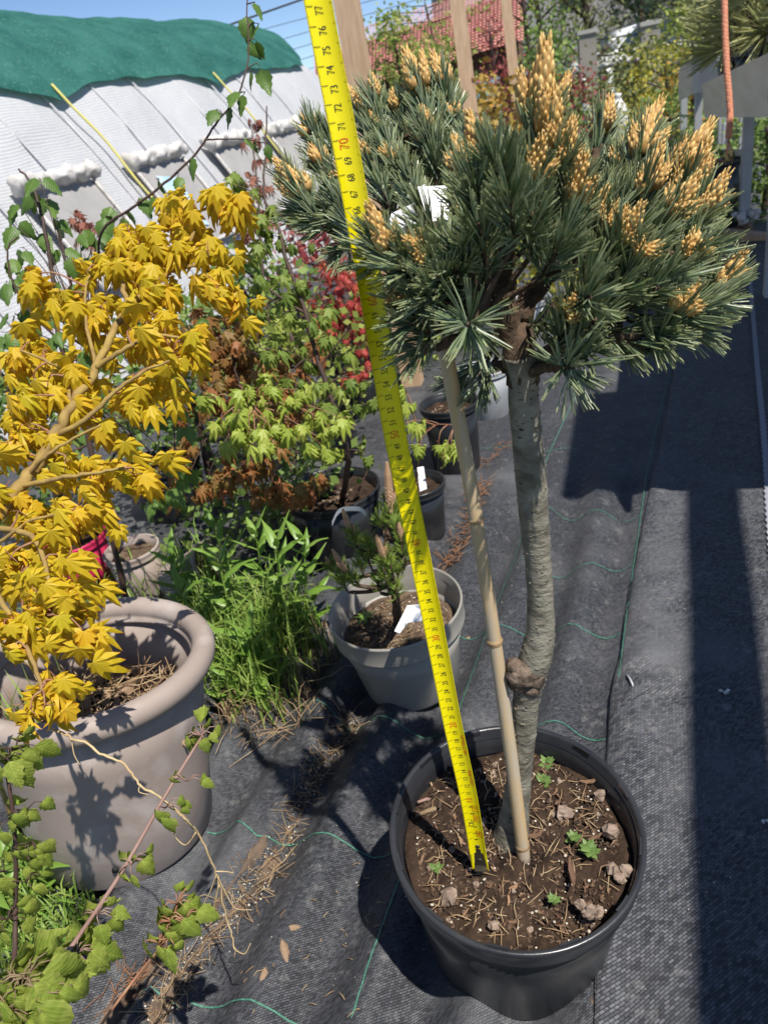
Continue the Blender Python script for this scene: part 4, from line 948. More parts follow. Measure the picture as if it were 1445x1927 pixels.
# ---- yellow maple
ybase = P(-150, 1240, 1.02); ybase.z = .02
ym = thing('maple_shrub', 'yellow-leaved maple with orange-tipped leaves and a yellow stem arching over the taupe tub', 'maple', (ybase.x, ybase.y, 0))
yd = lambda y: lerp(.90, 1.04, max(0, min(1, (1000-y)/600)))
ytr = [([ybase, P(-90, 1090, .93), P(0, 968, .90), P(54, 896, .92), P(105, 820, .93), P(134, 765, .94), P(182, 692, .96), P(218, 616, .98), P(236, 583, .99), P(232, 525, 1.0), P(245, 450, 1.02)], .0098, .0022),
       ([P(225, 605, .985), P(262, 560, 1.0), P(320, 511, 1.02), P(360, 448, 1.03), P(375, 400, 1.03), P(420, 392, 1.03)], .0045, .0015),
       ([P(105, 820, .93), P(160, 790, .92), P(220, 735, .92), P(270, 700, .92), P(320, 680, .92)], .004, .0015), ([P(182, 692, .96), P(230, 660, .95), P(290, 630, .95), P(350, 640, .95)], .004, .0015),
       ([P(134, 765, .94), P(120, 700, .95), P(90, 680, .95), P(40, 660, .95)], .003, .0014), ([P(40, 915, .91), P(110, 900, .89), P(180, 890, .88), P(235, 880, .88)], .0035, .0014),
       ([P(54, 896, .92), P(85, 860, .90), P(130, 830, .9), P(190, 800, .9)], .003, .0013), ([P(-20, 990, .9), P(60, 1010, .86), P(90, 1080, .82), P(95, 1140, .80)], .004, .002),
       ([P(-60, 1060, .9), P(10, 1140, .83), P(60, 1240, .78), P(80, 1300, .75)], .004, .0018), ([P(-60, 1050, .9), P(0, 1020, .88), P(60, 980, .87), P(130, 965, .87)], .003, .0014),
       ([P(182, 692, .96), P(165, 620, .98), P(160, 560, .99), P(172, 510, 1.0)], .003, .0013), ([P(320, 511, 1.02), P(370, 500, 1.03), P(400, 520, 1.03), P(425, 560, 1.03)], .0028, .0012)]
ycl = [(418, 400), (436, 385), (349, 394), (325, 410), (338, 474), (392, 482), (320, 490), (243, 450), (228, 470), (265, 480), (174, 511), (240, 503), (215, 500), (127, 562), (262, 551), (316, 551), (292, 545), (163, 605), (190, 590), (290, 609), (247, 634), (275, 620), (312, 649), (327, 685), (340, 660), (392, 533), (425, 565), (405, 550), (58, 656), (22, 678), (91, 681), (145, 692), (261, 721), (91, 729), (60, 740), (156, 761), (236, 769), (280, 729), (189, 809), (22, 801), (18, 845), (80, 834), (55, 815), (123, 881), (171, 910), (232, 896), (250, 905), (123, 972), (36, 975), (51, 536), (360, 638), (49, 999), (128, 985), (150, 975), (80, 1030), (22, 1061), (40, 1090), (71, 1131), (97, 1127), (120, 1140), (155, 1198), (26, 1233), (10, 1180), (80, 1300), (111, 1295), (58, 1348), (85, 1340), (44, 1162), (102, 1171), (130, 1060), (10, 930), (50, 760)]
clus = []
for x, y in ycl:
    d = yd(y) if y < 1000 else lerp(.87, .74, (y-1000)/350)
    clus.append((P(x, y-14, d-U(0, .03)), 4 if y > 620 or rnd.random() < .6 else 5, 1.0))
shrub(ym, 'stem_y', ytr, clus[:72], LV['maple_y'], .043, 4, .021, 1.35, .0011, petiole='stem_red')
for o in [o for o in ym.children if o.name.startswith('leaf') and o.type == 'MESH' and 'stalk' not in o.name][298:]: bpy.data.objects.remove(o)

def leaf_mass(root, name, mat, pts, n, size, sp):
    mb = MB(); src = [maple_leaf(7, U(.8, 2), .09, .13, k) for k in range(5)]
    for i in range(n):
        p = rnd.choice(pts)+Vector((rnd.gauss(0, sp), rnd.gauss(0, sp), rnd.gauss(0, sp))); y = Vector((U(-.6, .6), U(-.7, .3), -U(.4, 1.1))).normalized(); x = y.cross(Vector((.1, -.6, .7))+rv(.5)).normalized(); z = x.cross(y); s_ = size*U(.7, 1.15); g_ = src[i % 5]
        mb.add([p+(x*v.x+y*v.y+z*v.z)*s_ for v in g_.v], g_.f, g_.e)
    mb.build(name, mat, root, False, 'stuff')
leaf_mass(ym, 'inner_leaves', 'maple_y', [c[0]+Vector((0, .012, -.010)) for c in clus], 300, .041, .02)
# ---- green birch shrub behind it, with the long whip
gb = P(170, 1010, 1.42); gb.z = 0
bs = thing('birch_shrub', 'green-leaved birch with a long thin whip rising past the tunnel', 'birch', gb)
btr = [([gb, P(185, 900, 1.36), P(150, 760, 1.32), P(112, 640, 1.28), P(100, 520, 1.27), P(85, 430, 1.26), P(62, 350, 1.26), P(36, 318, 1.26)], .006, .0016),
       ([P(150, 760, 1.32), P(172, 600, 1.28), P(185, 490, 1.24), P(195, 432, 1.2), P(250, 390, 1.18), P(310, 345, 1.17), P(370, 288, 1.16), P(405, 235, 1.15), P(445, 185, 1.14), P(466, 120, 1.14), P(467, 60, 1.14), P(465, 0, 1.14), P(478, -40, 1.14)], .0026, .0009),
       ([P(385, 263, 1.155), P(420, 262, 1.15), P(460, 262, 1.15), P(505, 270, 1.14)], .0015, .0008), ([P(112, 640, 1.28), P(60, 590, 1.25), P(25, 530, 1.23), P(15, 470, 1.22), P(35, 445, 1.22)], .0025, .0012),
       ([P(185, 900, 1.36), P(260, 800, 1.30), P(320, 760, 1.28), P(330, 860, 1.25)], .003, .0014)]
whip = [(478, 5, 1.13), (463, 30, 1.14), (488, 45, 1.14), (465, 80, 1.14), (484, 78, 1.14), (473, 135, 1.14), (489, 130, 1.14), (443, 172, 1.14), (458, 178, 1.14), (407, 205, 1.15), (434, 200, 1.15), (461, 258, 1.15), (479, 262, 1.14), (502, 272, 1.14), (362, 296, 1.16), (336, 332, 1.16), (296, 338, 1.17), (290, 370, 1.17), (262, 372, 1.18)]
shrub(bs, 'stem_dark', btr, [(P(x, y, d), 1, .15) for x, y, d in whip], LV['birch'], .031, 1, .01, 1.0, .0008)
gcl = [(75, 335), (62, 360), (90, 372), (38, 385), (70, 435), (45, 465), (58, 500), (20, 490), (118, 468), (108, 410), (150, 440), (188, 435), (12, 530), (45, 585), (78, 568), (100, 572), (108, 625), (185, 558), (215, 390), (240, 400), (265, 430), (190, 445), (130, 488), (200, 405), (8, 625), (150, 660), (28, 590), (300, 470), (210, 560), (60, 560), (330, 900), (310, 920), (320, 930), (345, 880), (290, 930), (300, 870), (350, 800), (320, 770), (380, 600), (300, 780), (250, 850), (130, 540), (110, 530), (30, 420), (20, 720), (60, 700), (200, 740), (270, 950), (90, 590), (250, 780), (160, 480), (140, 770)]
shrub(bs, 'stem_dark', [([P(150, 760, 1.32), P(170, 660, 1.3)], .003, .0025)], [(P(x, y, 1.26+U(-.03, .05)), 2, .5) for x, y in gcl], LV['birch'], .038, 2, .02, .9, .0009)

# ---- slender green maple in the wide black pot
sb = mp2[1] @ Vector((.02, -.01, mp2[2]-.03))
sm = thing('maple_shrub', 'slender maple with drooping lime and green leaves in the wide black pot', 'maple', sb)
str_ = [([sb, P(655, 870, 1.53), P(640, 800, 1.50), P(602, 690, 1.48), P(575, 590, 1.46), P(540, 490, 1.45), P(520, 420, 1.45), P(497, 370, 1.45), P(500, 290, 1.45), P(502, 200, 1.45)], .0068, .0013),
        ([P(575, 590, 1.46), P(500, 540, 1.44), P(440, 490, 1.44), P(410, 460, 1.44)], .003, .001), ([P(640, 800, 1.50), P(560, 775, 1.45), P(480, 765, 1.42), P(425, 775, 1.40)], .0025, .001),
        ([P(655, 870, 1.53), P(560, 800, 1.45), P(500, 790, 1.43), P(450, 790, 1.41)], .0022, .001), ([P(602, 690, 1.48), P(640, 640, 1.46), P(660, 620, 1.45)], .0018, .001),
        ([P(575, 590, 1.46), P(610, 520, 1.47), P(640, 480, 1.48)], .0018, .001), ([P(497, 370, 1.45), P(450, 350, 1.44), P(425, 345, 1.44)], .0014, .0008), ([P(672, 930, 1.56), P(690, 890, 1.55), P(700, 870, 1.54)], .0025, .001),
        ([P(602, 690, 1.48), P(540, 660, 1.46), P(490, 655, 1.45)], .0015, .0009), ([P(520, 420, 1.45), P(490, 420, 1.44), P(470, 440, 1.44)], .0012, .0008)]
shrub(sm, 'stem_dark', str_, [(P(x, y-10, d), 3, 1) for x, y, d in ((470, 540, 1.43), (445, 590, 1.43), (485, 470, 1.44), (520, 525, 1.44), (560, 540, 1.45), (600, 650, 1.46), (580, 620, 1.45), (455, 360, 1.44), (430, 340, 1.44), (500, 440, 1.44), (535, 600, 1.45), (505, 670, 1.45), (545, 720, 1.46), (600, 730, 1.47), (660, 720, 1.48), (640, 680, 1.48), (500, 400, 1.44), (690, 770, 1.5), (680, 860, 1.5), (520, 455, 1.45), (560, 470, 1.46), (620, 590, 1.46), (545, 560, 1.45), (475, 600, 1.44), (590, 690, 1.47), (560, 660, 1.46), (620, 760, 1.48), (470, 420, 1.44), (530, 640, 1.45), (600, 600, 1.46))], LV['maple_g'], .044, 4, .026, 1.0, .001)
shrub(sm, 'stem_dark', [([P(480, 765, 1.42), P(450, 760, 1.41)], .0014, .001)], [(P(x, y-12, d), 5, 1) for x, y, d in ((470, 760, 1.40), (445, 790, 1.40), (495, 735, 1.41), (430, 835, 1.39), (525, 770, 1.42), (590, 790, 1.44), (620, 815, 1.45), (645, 800, 1.47), (500, 805, 1.41), (470, 820, 1.40), (600, 845, 1.46), (635, 860, 1.47), (455, 740, 1.41), (555, 745, 1.43), (400, 760, 1.4), (415, 800, 1.39), (560, 810, 1.43), (480, 850, 1.4), (520, 830, 1.42))], LV['maple_lime'], .046, 4, .026, 1.0, .001, petiole='stem_red')
# lime maple behind the tape, in the small labelled pot
lb = mp3[1] @ Vector((-.01, 0, mp3[2]-.025))
lm = thing('maple_shrub', 'young lime-green maple with pink leaf tips behind the tape', 'maple', lb)
shrub(lm, 'stem_red', [([lb, P(790, 850, 1.58), P(780, 790, 1.55), P(765, 740, 1.5)], .003, .001), ([P(785, 820, 1.56), P(820, 800, 1.5), P(860, 800, 1.46)], .0015, .0008)], [(P(x, y-12, 1.46), 3, .8) for x, y in ((775, 770), (762, 810), (798, 805), (825, 845), (850, 850), (790, 850), (750, 750), (835, 870))], LV['maple_lime'], .042, 3, .02, 1.0, .0009)
mb = MB(); sheet(mb, [P(785, 880, 1.54), P(797, 878, 1.54), P(803, 920, 1.52), P(790, 925, 1.52)]); single(mb, 'plant_label', 'white stick label leaning in the small black pot', 'label', 'label_white', P(795, 925, 1.52), smooth=False)
mb = MB(); q = bez([P(625, 990, 1.5), P(640, 965, 1.5), P(675, 962, 1.5), P(688, 972, 1.5)], 5); vs = []
for p in q: vs += [p, p+Vector((.002, -.004, .012))]
mb.add(vs, [(2*i, 2*i+1, 2*i+3, 2*i+2) for i in range(len(q)-1)]); single(mb, 'plant_label', 'curled white strip label around the slender maple stem', 'label', 'label_white', q[-1])

# ---- orange-brown maple in the shade, coral red maple, dry pinkish maple
ob = mp9[1] @ Vector((0, 0, mp9[2]-.03))
om = thing('maple_shrub', 'orange-brown maple in the shade between the yellow maple and the slender maple', 'maple', ob)
shrub(om, 'stem_dark', [([ob, P(470, 800, 1.72), P(450, 720, 1.68), P(430, 640, 1.66), P(420, 560, 1.66)], .006, .0015), ([P(470, 800, 1.72), P(400, 760, 1.62), P(370, 720, 1.6)], .003, .001), ([P(460, 760, 1.7), P(530, 800, 1.66), P(560, 850, 1.62)], .003, .001)],
      [(P(U(335, 590), U(640, 940), 1.62+U(-.06, .1)), 5, 1) for i in range(42)]+[(P(U(360, 470), U(560, 680), 1.66), 4, 1) for i in range(12)], LV['maple_o'], .05, 4, .036, 1.0, .001)
rb = mp8[1] @ Vector((0, 0, mp8[2]-.03))
rm = thing('maple_shrub', 'coral red maple behind the tape in the second row', 'maple', rb)
shrub(rm, 'stem_dark', [([rb, P(648, 640, 2.35), P(652, 590, 2.34), P(650, 540, 2.34)], .006, .002), ([P(648, 640, 2.35), P(610, 580, 2.32), P(600, 540, 2.3)], .003, .001), ([P(650, 620, 2.35), P(690, 580, 2.32), P(700, 540, 2.3)], .003, .001)],
      [(P(x, y, 2.3+U(-.06, .1)), 4, 1.3) for x, y in [(U(595, 700), U(500, 640)) for i in range(40)]], LV['maple_r'], .042, 4, .03, 1.0, .001)
r2 = mp6[1] @ Vector((0, 0, mp6[2]-.02))
rm2 = thing('maple_shrub', 'dark red and orange maple seedling in the black pot behind the tape', 'maple', r2)
shrub(rm2, 'stem_dark', [([r2, r2+Vector((0, 0, .05))], .003, .001)], [(P(x, y, 2.02), 4, 1) for x, y in ((665, 705), (690, 700), (700, 680), (680, 660), (705, 640), (650, 715))], LV['maple_r'], .036, 4, .02, .8, .001)
db = P(490, 640, 2.3); db.z = 0
dm = thing('maple_shrub', 'thin maple with shrivelled pinkish-brown leaves against the white tunnel', 'maple', db)
shrub(dm, 'stem_dark', [([db, P(500, 560, 2.3), P(490, 450, 2.28), P(485, 350, 2.28), P(475, 270, 2.28), P(478, 232, 2.28)], .006, .001), ([P(490, 450, 2.28), P(450, 400, 2.26), P(440, 360, 2.26)], .002, .001)],
      [(P(x, y, 2.28), 4, 1) for x, y in ((480, 225), (470, 265), (490, 300), (470, 330), (485, 360), (500, 350), (465, 390), (490, 400), (480, 430), (505, 420), (460, 440), (495, 470))], LV['maple_dry'], .045, 4, .03, 1.1, .001)
d2 = P(150, 560, 1.9); d2.z = 0
dm2 = thing('maple_shrub', 'shrivelled brown-leaved twig plant in front of the first tunnel window', 'maple', d2)
shrub(dm2, 'stem_dark', [([d2, P(155, 520, 1.9), P(152, 440, 1.9), P(140, 405, 1.9)], .003, .001)], [(P(x, y, 1.9), 4, 1) for x, y in ((140, 405), (150, 420), (165, 425), (155, 450))], LV['maple_dry'], .045, 4, .022, 1.1, .001)

# ---- background filler plants standing in the rows behind (each a low potted shrub)
def far_shrub(name, label, cat, x, y, d, hgt, wid, mat, leaf, n, group=None, seed=0, stemmat='stem_dark', base_z=-.04, shape='round', dens=14):
    """trunk plus a crown of clumps of small leaf faces; (x, y) is the crown's middle"""
    c = P(x, y, d); t = thing(name, label, cat, (c.x, c.y, base_z), group)
    mb = MB(); mb.tube(bez([Vector((c.x, c.y, base_z)), Vector((c.x+wid*.05, c.y, lerp(base_z, c.z, .6))), c+Vector((0, 0, hgt*.35))], 4), [hgt*.035+.004]*4+[hgt*.02+.003]*4+[.003], 7)
    for k in range(7):
        a = k*2.4; z = lerp(c.z-hgt*.3, c.z+hgt*.2, k/7); mb.tube([Vector((c.x, c.y, z)), Vector((c.x+math.cos(a)*wid*.22, c.y+math.sin(a)*wid*.22, z+hgt*.1)), Vector((c.x+math.cos(a)*wid*.4, c.y+math.sin(a)*wid*.4, z+hgt*.16))], [.012*hgt+.001, .008*hgt+.001, .001], 5)
    mb.build('trunk', stemmat, t)
    mb = MB(); r = random.Random(seed+int(x*7+y)); clumps = []
    for i in range(n):
        z = r.uniform(-.5, .5); 
        prof = math.sqrt(max(.02, 1-(2*z)**2)) if shape == 'round' else (.55-z)
        a = r.uniform(0, 6.283); q = prof*wid*.5*r.random()**.45
        clumps.append((Vector((c.x+math.cos(a)*q, c.y+math.sin(a)*q, c.z+z*hgt+r.uniform(-.04, .04)*hgt)), r.uniform(.6, 1.3)))
    for p, s in clumps:
        for k in range(dens):
            o = Vector((r.gauss(0, 1), r.gauss(0, 1), r.gauss(0, .7)))*leaf*1.7*s; u = Vector((r.uniform(-1, 1), r.uniform(-1, 1), r.uniform(-1, .4))).normalized(); w = u.orthogonal().normalized()
            w = Matrix.Rotation(r.uniform(0, 6), 3, u) @ w; l = leaf*r.uniform(.6, 1.2); b = p+o; ww = .34 if shape == 'round' else .14
            mb.add([b, b+u*l*.5+w*l*ww, b+u*l, b+u*l*.5-w*l*ww], [(0, 1, 2, 3)])
    mb.build('crown', mat, t, False, 'stuff'); return t
g = 'potted shrubs in the rows by the tunnel'
far_shrub('green_shrub', 'green leafy shrub in shade behind the yellow maple', 'shrub', 330, 700, 1.95, .35, .40, 'tree_green', .03, 70, g)
far_shrub('green_shrub', 'bright green small shrub between the slender maple and the coral red maple', 'shrub', 560, 690, 2.2, .30, .42, 'tree_lime', .03, 60, g)
far_shrub('green_shrub', 'green shrub in the row between the tunnel and the orange-brown maple', 'shrub', 470, 600, 2.5, .36, .5, 'tree_green', .034, 60, g)
far_shrub('green_shrub', 'yellow-green shrub right behind the pine crown', 'shrub', 760, 600, 2.9, .40, .5, 'tree_lime', .034, 60, g)
far_shrub('green_shrub', 'yellow leafy low shrub seen through the pine branches', 'shrub', 1000, 500, 3.1, .35, .45, 'tree_yellow', .034, 50, g)
far_shrub('red_shrub', 'red-brown shrub low against the tunnel end', 'shrub', 620, 500, 3.4, .40, .5, 'tree_red', .04, 50, g)
far_shrub('orange_shrub', 'orange and yellow shrub beyond the pine crown', 'shrub', 860, 270, 4.2, .55, .75, 'tree_orange', .045, 80, g)
far_shrub('orange_shrub', 'orange-tinged shrub further back between the wooden posts', 'shrub', 930, 235, 5.2, .5, .8, 'tree_orange', .05, 60, g)
far_shrub('dark_shrub', 'dark low shrub in the shade under the maples by the wide pot', 'shrub', 520, 930, 1.85, .2, .42, 'tree_green', .03, 40, g)
far_shrub('dark_shrub', 'dark green shrub at the left edge beyond the yellow maple', 'shrub', 40, 800, 1.9, .45, .5, 'tree_green', .035, 70, g)

# ------------------------------------------------------------------ weeds and grass
def weed(x, y, h, n, label, lean=(0, 0)):
    p = G(x, y); p.z = gz(p.x, p.y)-.004; t = thing('weed_plant', label, 'weed', p, 'tall weeds beside the tub')
    top = p+Vector((lean[0], lean[1], h)); q = bez([p, lerp(p, top, .5)+rv(.008), top], 4); mb = MB(); mb.tube(q, [.0022]*5+[.0016]*3+[.001], 6); mb.build('stem', 'weed', t)
    for i in range(n):
        f = .15+.85*i/(n-1); k = f*(len(q)-1); a = q[int(k)]; b = q[min(int(k)+1, len(q)-1)]; c = lerp(a, b, k-int(k)); an = i*2.399+U(-.3, .3)
        d = Vector((math.cos(an), math.sin(an), lerp(.5, 1.5, f**2))); inst('leaf', LV['weed'][i % 4], t, c, d, Vector((-d.x, -d.y, 1.2)), U(.8, 1.15)*lerp(.078, .058, f))
wl_ = ['weed stalk with narrow green leaves growing against the taupe tub', 'tall narrow-leaved weed in the middle of the weed clump', 'narrow-leaved weed leaning toward the wide black pot', 'short weed at the front of the weed clump', 'upright leafy weed at the back of the weed clump', 'leafy weed next to the small grey pot', 'weed with the broadest leaves near the tub rim', 'tallest weed of the clump, tips below the orange-brown maple', 'weed stalk between the tub and the sideways taupe pot', 'low weed sprawling onto the fabric']
for i, (x, y, h, n, le) in enumerate(((395, 1235, .17, 15, (-.01, 0)), (470, 1250, .25, 18, (0, .02)), (545, 1215, .22, 17, (.03, 0)), (500, 1300, .14, 13, (.01, -.03)), (450, 1170, .22, 16, (0, .03)), (590, 1190, .20, 16, (.03, -.01)), (400, 1180, .18, 14, (-.02, 0)), (520, 1180, .24, 17, (.01, .02)), (365, 1170, .15, 12, (0, 0)), (440, 1320, .09, 10, (.02, -.03)))): weed(x, y, h, n, wl_[i], le)
def grass_patch(name, label, spots, nblades, hmin, hmax, mat='grass', w=.0016, sp=.05):
    mb = MB()
    for i in range(nblades):
        x, y = rnd.choice(spots); p = G(x, y)+Vector((rnd.gauss(0, sp), rnd.gauss(0, sp), 0)); p.z = gz(p.x, p.y)-.003
        h = U(hmin, hmax); a = U(0, 6.28); d = Vector((math.cos(a), math.sin(a), 0)); be = U(.1, .75)
        s = Vector((-d.y, d.x, 0)); pts = [(p, w), (p+Vector((0, 0, h*.5))+d*h*be*.22, w), (p+Vector((0, 0, h*(.85-.2*be)))+d*h*be*.6, w*.7), (p+Vector((0, 0, h*(1-.5*be)))+d*h*be, w*.12)]
        vs = []
        for q, ww in pts: vs += [q-s*ww, q+s*ww]
        mb.add(vs, [(2*k, 2*k+1, 2*k+3, 2*k+2) for k in range(3)])
    o = single(mb, name, label, 'grass', mat, G(*spots[0]), kind='stuff'); return o
grass_patch('grass', 'fresh green grass tuft between the tub and the small grey pot', [(470, 1270), (420, 1270), (520, 1240), (560, 1220), (500, 1320), (440, 1220), (520, 1190), (400, 1150)], 1300, .05, .20, sp=.028)
grass_patch('grass', 'thin grass growing behind the taupe tub', [(230, 1150), (280, 1130), (180, 1170)], 220, .06, .16, sp=.05)
grass_patch('grass', 'short grass at the foot of the tub under the wilting birch stems', [(60, 1720), (20, 1700), (90, 1760), (30, 1800), (10, 1650)], 700, .03, .10, sp=.03)
grass_patch('dry_grass', 'dry straw-coloured grass spilling onto the fabric', [(570, 1240), (600, 1210), (480, 1350), (540, 1300), (440, 1350)], 330, .02, .07, 'straw', .0008, .03)
far_grass = grass_patch('grass', 'pale grass strip beyond the nursery rows', [(1130, 420), (1200, 400), (1100, 440)], 500, .1, .3, w=.006, sp=.5)
# leafy seedlings round the foot of the tub on the near side
for i, (x, y, h) in enumerate(((35, 1660, .08), (75, 1690, .06), (20, 1750, .09))): weed(x, y, h, 9, ['leafy green weed at the shaded foot of the tub', 'low weed pressed against the front of the tub', 'weed under the dark upright stem near the tub'][i])
for ch in (gpot,):
    pass
# leaves in the tub and pink pot
for px_, py_, n_, lab_ in ((150, 1320, 7, 'long grass blades growing inside the tub'), ):
    mb = MB(); c = bpM @ Vector((-.06, -.04, bpH-.10))
    for i in range(26):
        p = c+Vector((U(-.05, .05), U(-.05, .05), 0)); d = Vector((U(-.6, .6), U(-.6, .6), 1)); h = U(.05, .14); s = d.cross(Vector((U(-1, 1), U(-1, 1), 0))).normalized()*.0016
        mb.add([p-s, p+s, p+d*h*.6+s, p+d*h*.6-s, p+d*h+Vector((d.x, d.y, -.6))*h*.3], [(0, 1, 2, 3), (3, 2, 4)])
    single(mb, 'grass', lab_, 'grass', 'grass', c, kind='stuff')

# ------------------------------------------------------------------ wilting birch stems in front
def wilt_cluster(root, c, n, s, spread=.012, stem='stem_pink'):
    mb = MB(); n = int(n*1.35)
    for i in range(n):
        a = U(0, 6.283); e = c+Vector((math.cos(a), math.sin(a)*.7, U(-.2, .6)))*spread; mb.tube([c, lerp(c, e, .6)+Vector((0, 0, .004)), e], [.0006, .0005, .0004], 5)
        d = Vector((math.cos(a)*U(.2, .8), math.sin(a)*U(.1, .6)-.1, -U(.6, 1.2))); nm = Vector((math.cos(a)*.6, -.8, .6))+rv(.4)
        inst('leaf', rnd.choice(LV['wilt']), root, e, d, nm, s*U(.6, 1.1))
    mb.build('leaf_stalks', stem, root)
w1 = G(30, 1880); w1 = Vector((w1.x-.05, w1.y-.02, 0))
ws = thing('birch_sapling', 'long pale pinkish birch stem with wilted leaf bunches slanting across the taupe tub', 'birch', w1)
mb = MB(); q = bez([w1, P(60, 1900, .62), P(100, 1832, .625), P(150, 1760, .64), P(230, 1640, .655), P(310, 1500, .68), P(362, 1415, .695), P(388, 1375, .70)], 6); mb.tube(q, [lerp(.0024, .0012, i/(len(q)-1)) for i in range(len(q))], 8, jit=.05); mb.build('stem', 'stem_pink', ws)
for x, y, d, n, s in ((382, 1385, .70, 9, .020), (352, 1470, .685, 3, .015), (312, 1520, .675, 4, .017), (250, 1625, .655, 6, .022), (185, 1720, .645, 6, .023), (145, 1795, .635, 11, .032), (120, 1840, .62, 7, .032)): wilt_cluster(ws, P(x, y, d), n, s, .014)
w2 = G(5, 1900); w2 = Vector((w2.x-.03, w2.y, 0))
w2s = thing('birch_sapling', 'dark upright birch stem with sparse drooping leaves near the tub', 'birch', w2)
mb = MB(); q = bez([w2, P(18, 1850, .72), P(30, 1700, .71), P(28, 1560, .69), P(14, 1455, .68)], 6); mb.tube(q, [lerp(.0028, .0016, i/(len(q)-1)) for i in range(len(q))], 8); mb.build('stem', 'stem_dark', w2s)
for x, y, d, n, s in ((50, 1525, .68, 3, .02), (18, 1540, .68, 3, .02), (60, 1585, .69, 5, .024), (50, 1610, .69, 4, .024), (15, 1430, .67, 7, .03), (30, 1410, .68, 6, .03), (10, 1640, .7, 4, .024), (15, 1730, .7, 6, .026), (50, 1660, .7, 3, .022)): wilt_cluster(w2s, P(x, y, d), n, s, .016, 'stem_dark')
w3 = G(190, 1935); w3.z = 0
w3s = thing('birch_sapling', 'reddish shoot ending in one dense bunch of wilted lime leaves', 'birch', w3)
mb = MB(); q = bez([w3, P(200, 1915, .70), P(262, 1832, .69), P(310, 1770, .68), P(335, 1700, .675), P(350, 1672, .672)], 6); mb.tube(q, [lerp(.0016, .0008, i/(len(q)-1)) for i in range(len(q))], 7); mb.build('stem', 'stem_red', w3s)
for x, y, d, n, s in ((335, 1700, .672, 6, .024), (325, 1735, .67, 9, .027), (320, 1765, .67, 8, .027), (300, 1775, .675, 5, .024), (350, 1730, .668, 4, .026)): wilt_cluster(w3s, P(x, y, d), n, s, .012, 'stem_red')
w4 = Vector((-.33, .30, 0)); 
w4s = thing('birch_sapling', 'close bunch of large wilted yellow-green leaves on a brown shoot at the tub foot', 'birch', w4)
mb = MB(); q = bez([w4, P(20, 2010, .55), P(40, 1900, .545), P(55, 1835, .545)], 6); mb.tube(q, [lerp(.0022, .0012, i/(len(q)-1)) for i in range(len(q))], 7); mb.build('stem', 'stem_tan', w4s)
for x, y, d, n, s in ((55, 1835, .545, 8, .03), (40, 1860, .54, 9, .034), (20, 1850, .545, 6, .03), (70, 1880, .54, 7, .032), (20, 1900, .54, 7, .034), (90, 1860, .545, 5, .03)): wilt_cluster(w4s, P(x, y, d), n, s, .018, 'stem_tan')

# dry root hanging over the tub wall
q = bez([P(100, 1372, .76), P(130, 1385, .745), P(165, 1402, .74), P(205, 1425, .735), P(240, 1442, .73), P(262, 1475, .725), P(300, 1500, .725), P(338, 1532, .73), P(368, 1565, .735), P(395, 1615, .75), P(412, 1660, .765), P(424, 1715, .78), P(436, 1760, .79), P(444, 1790, .795)], 5)
dr_ = thing('dry_root', 'tan dry root strand trailing from the tub rim down to the fabric', 'root', q[-1])
mb = MB(); mb.tube([p+rv(.0012) for p in q], [lerp(.0012, .0010, i/(len(q)-1)) for i in range(len(q))], 5, jit=.2); mb.build('main_root', 'root', dr_)
for L in ([(370, 1565, .735), (350, 1590, .735), (330, 1575, .735), (325, 1563, .735)], [(408, 1645, .76), (395, 1680, .77), (385, 1700, .775), (388, 1730, .78)], [(410, 1650, .76), (430, 1690, .77), (445, 1710, .775), (475, 1712, .78)], [(412, 1665, .765), (405, 1700, .775), (392, 1740, .785)], [(440, 1785, .795), (460, 1795, .80), (472, 1775, .80)], [(405, 1640, .76), (425, 1640, .76), (440, 1643, .76)], [(265, 1475, .725), (262, 1490, .725), (280, 1495, .725)], [(135, 1388, .745), (140, 1420, .745), (152, 1440, .745)], [(300, 1500, .725), (335, 1525, .72), (372, 1562, .73)]):
    mb = MB(); p = bez([P(*a) for a in L], 4); mb.tube(p, [lerp(.0008, .0004, i/(len(p)-1)) for i in range(len(p))], 4); mb.build('side_root', 'root', dr_)

# ------------------------------------------------------------------ litter on the fabric
def litter(name, label, L, n, mat, lmin, lmax, sp, kind='stuff', lift=.002, r=.0006):
    mb = MB(); L = [G(*p) for p in L]
    for i in range(n):
        k = U(0, len(L)-1.001); p = lerp(L[int(k)], L[int(k)+1], k-int(k))+Vector((rnd.gauss(0, sp), rnd.gauss(0, sp), 0)); p.z = on_fab(p.x, p.y)+lift
        d = Vector((U(-1, 1), U(-1, 1), U(-.02, .25))).normalized(); l = U(lmin, lmax); b = rv(l*.15); b.z = abs(b.z)
        e = p+d*l; e.z = max(e.z, on_fab(e.x, e.y)+.001); mb.tube([p, lerp(p, e, .5)+b, e], [r, r*.9, r*.6], 4)
    single(mb, name, label, 'litter', mat, L[0], kind=kind)
T1 = [(660, 1335), (640, 1370), (590, 1440), (565, 1480), (520, 1590), (470, 1660), (400, 1750), (330, 1850), (290, 1927)]; T2 = [(480, 1570), (400, 1700), (280, 1830), (180, 1927)]
litter('dry_litter', 'dry roots and needles gathered in the fabric fold from the grey pot to the front', T1, 330, 'straw', .01, .045, .007)
litter('dry_litter', 'reddish dry needles in the fabric fold by the tub', [(300, 1790), (240, 1830), (190, 1880)], 60, 'straw_red', .01, .03, .008)
litter('dry_litter', 'tangle of dry roots beside the grey pot', [(560, 1250), (600, 1290), (590, 1350), (480, 1360), (570, 1390)], 60, 'straw', .03, .09, .02, r=.0008)
litter('bark_litter', 'orange bark shreds on the fabric between the small black pot and the cane', [(905, 905), (895, 950), (880, 990), (850, 1040), (840, 1060)], 150, 'straw_red', .012, .04, .016, r=.001)
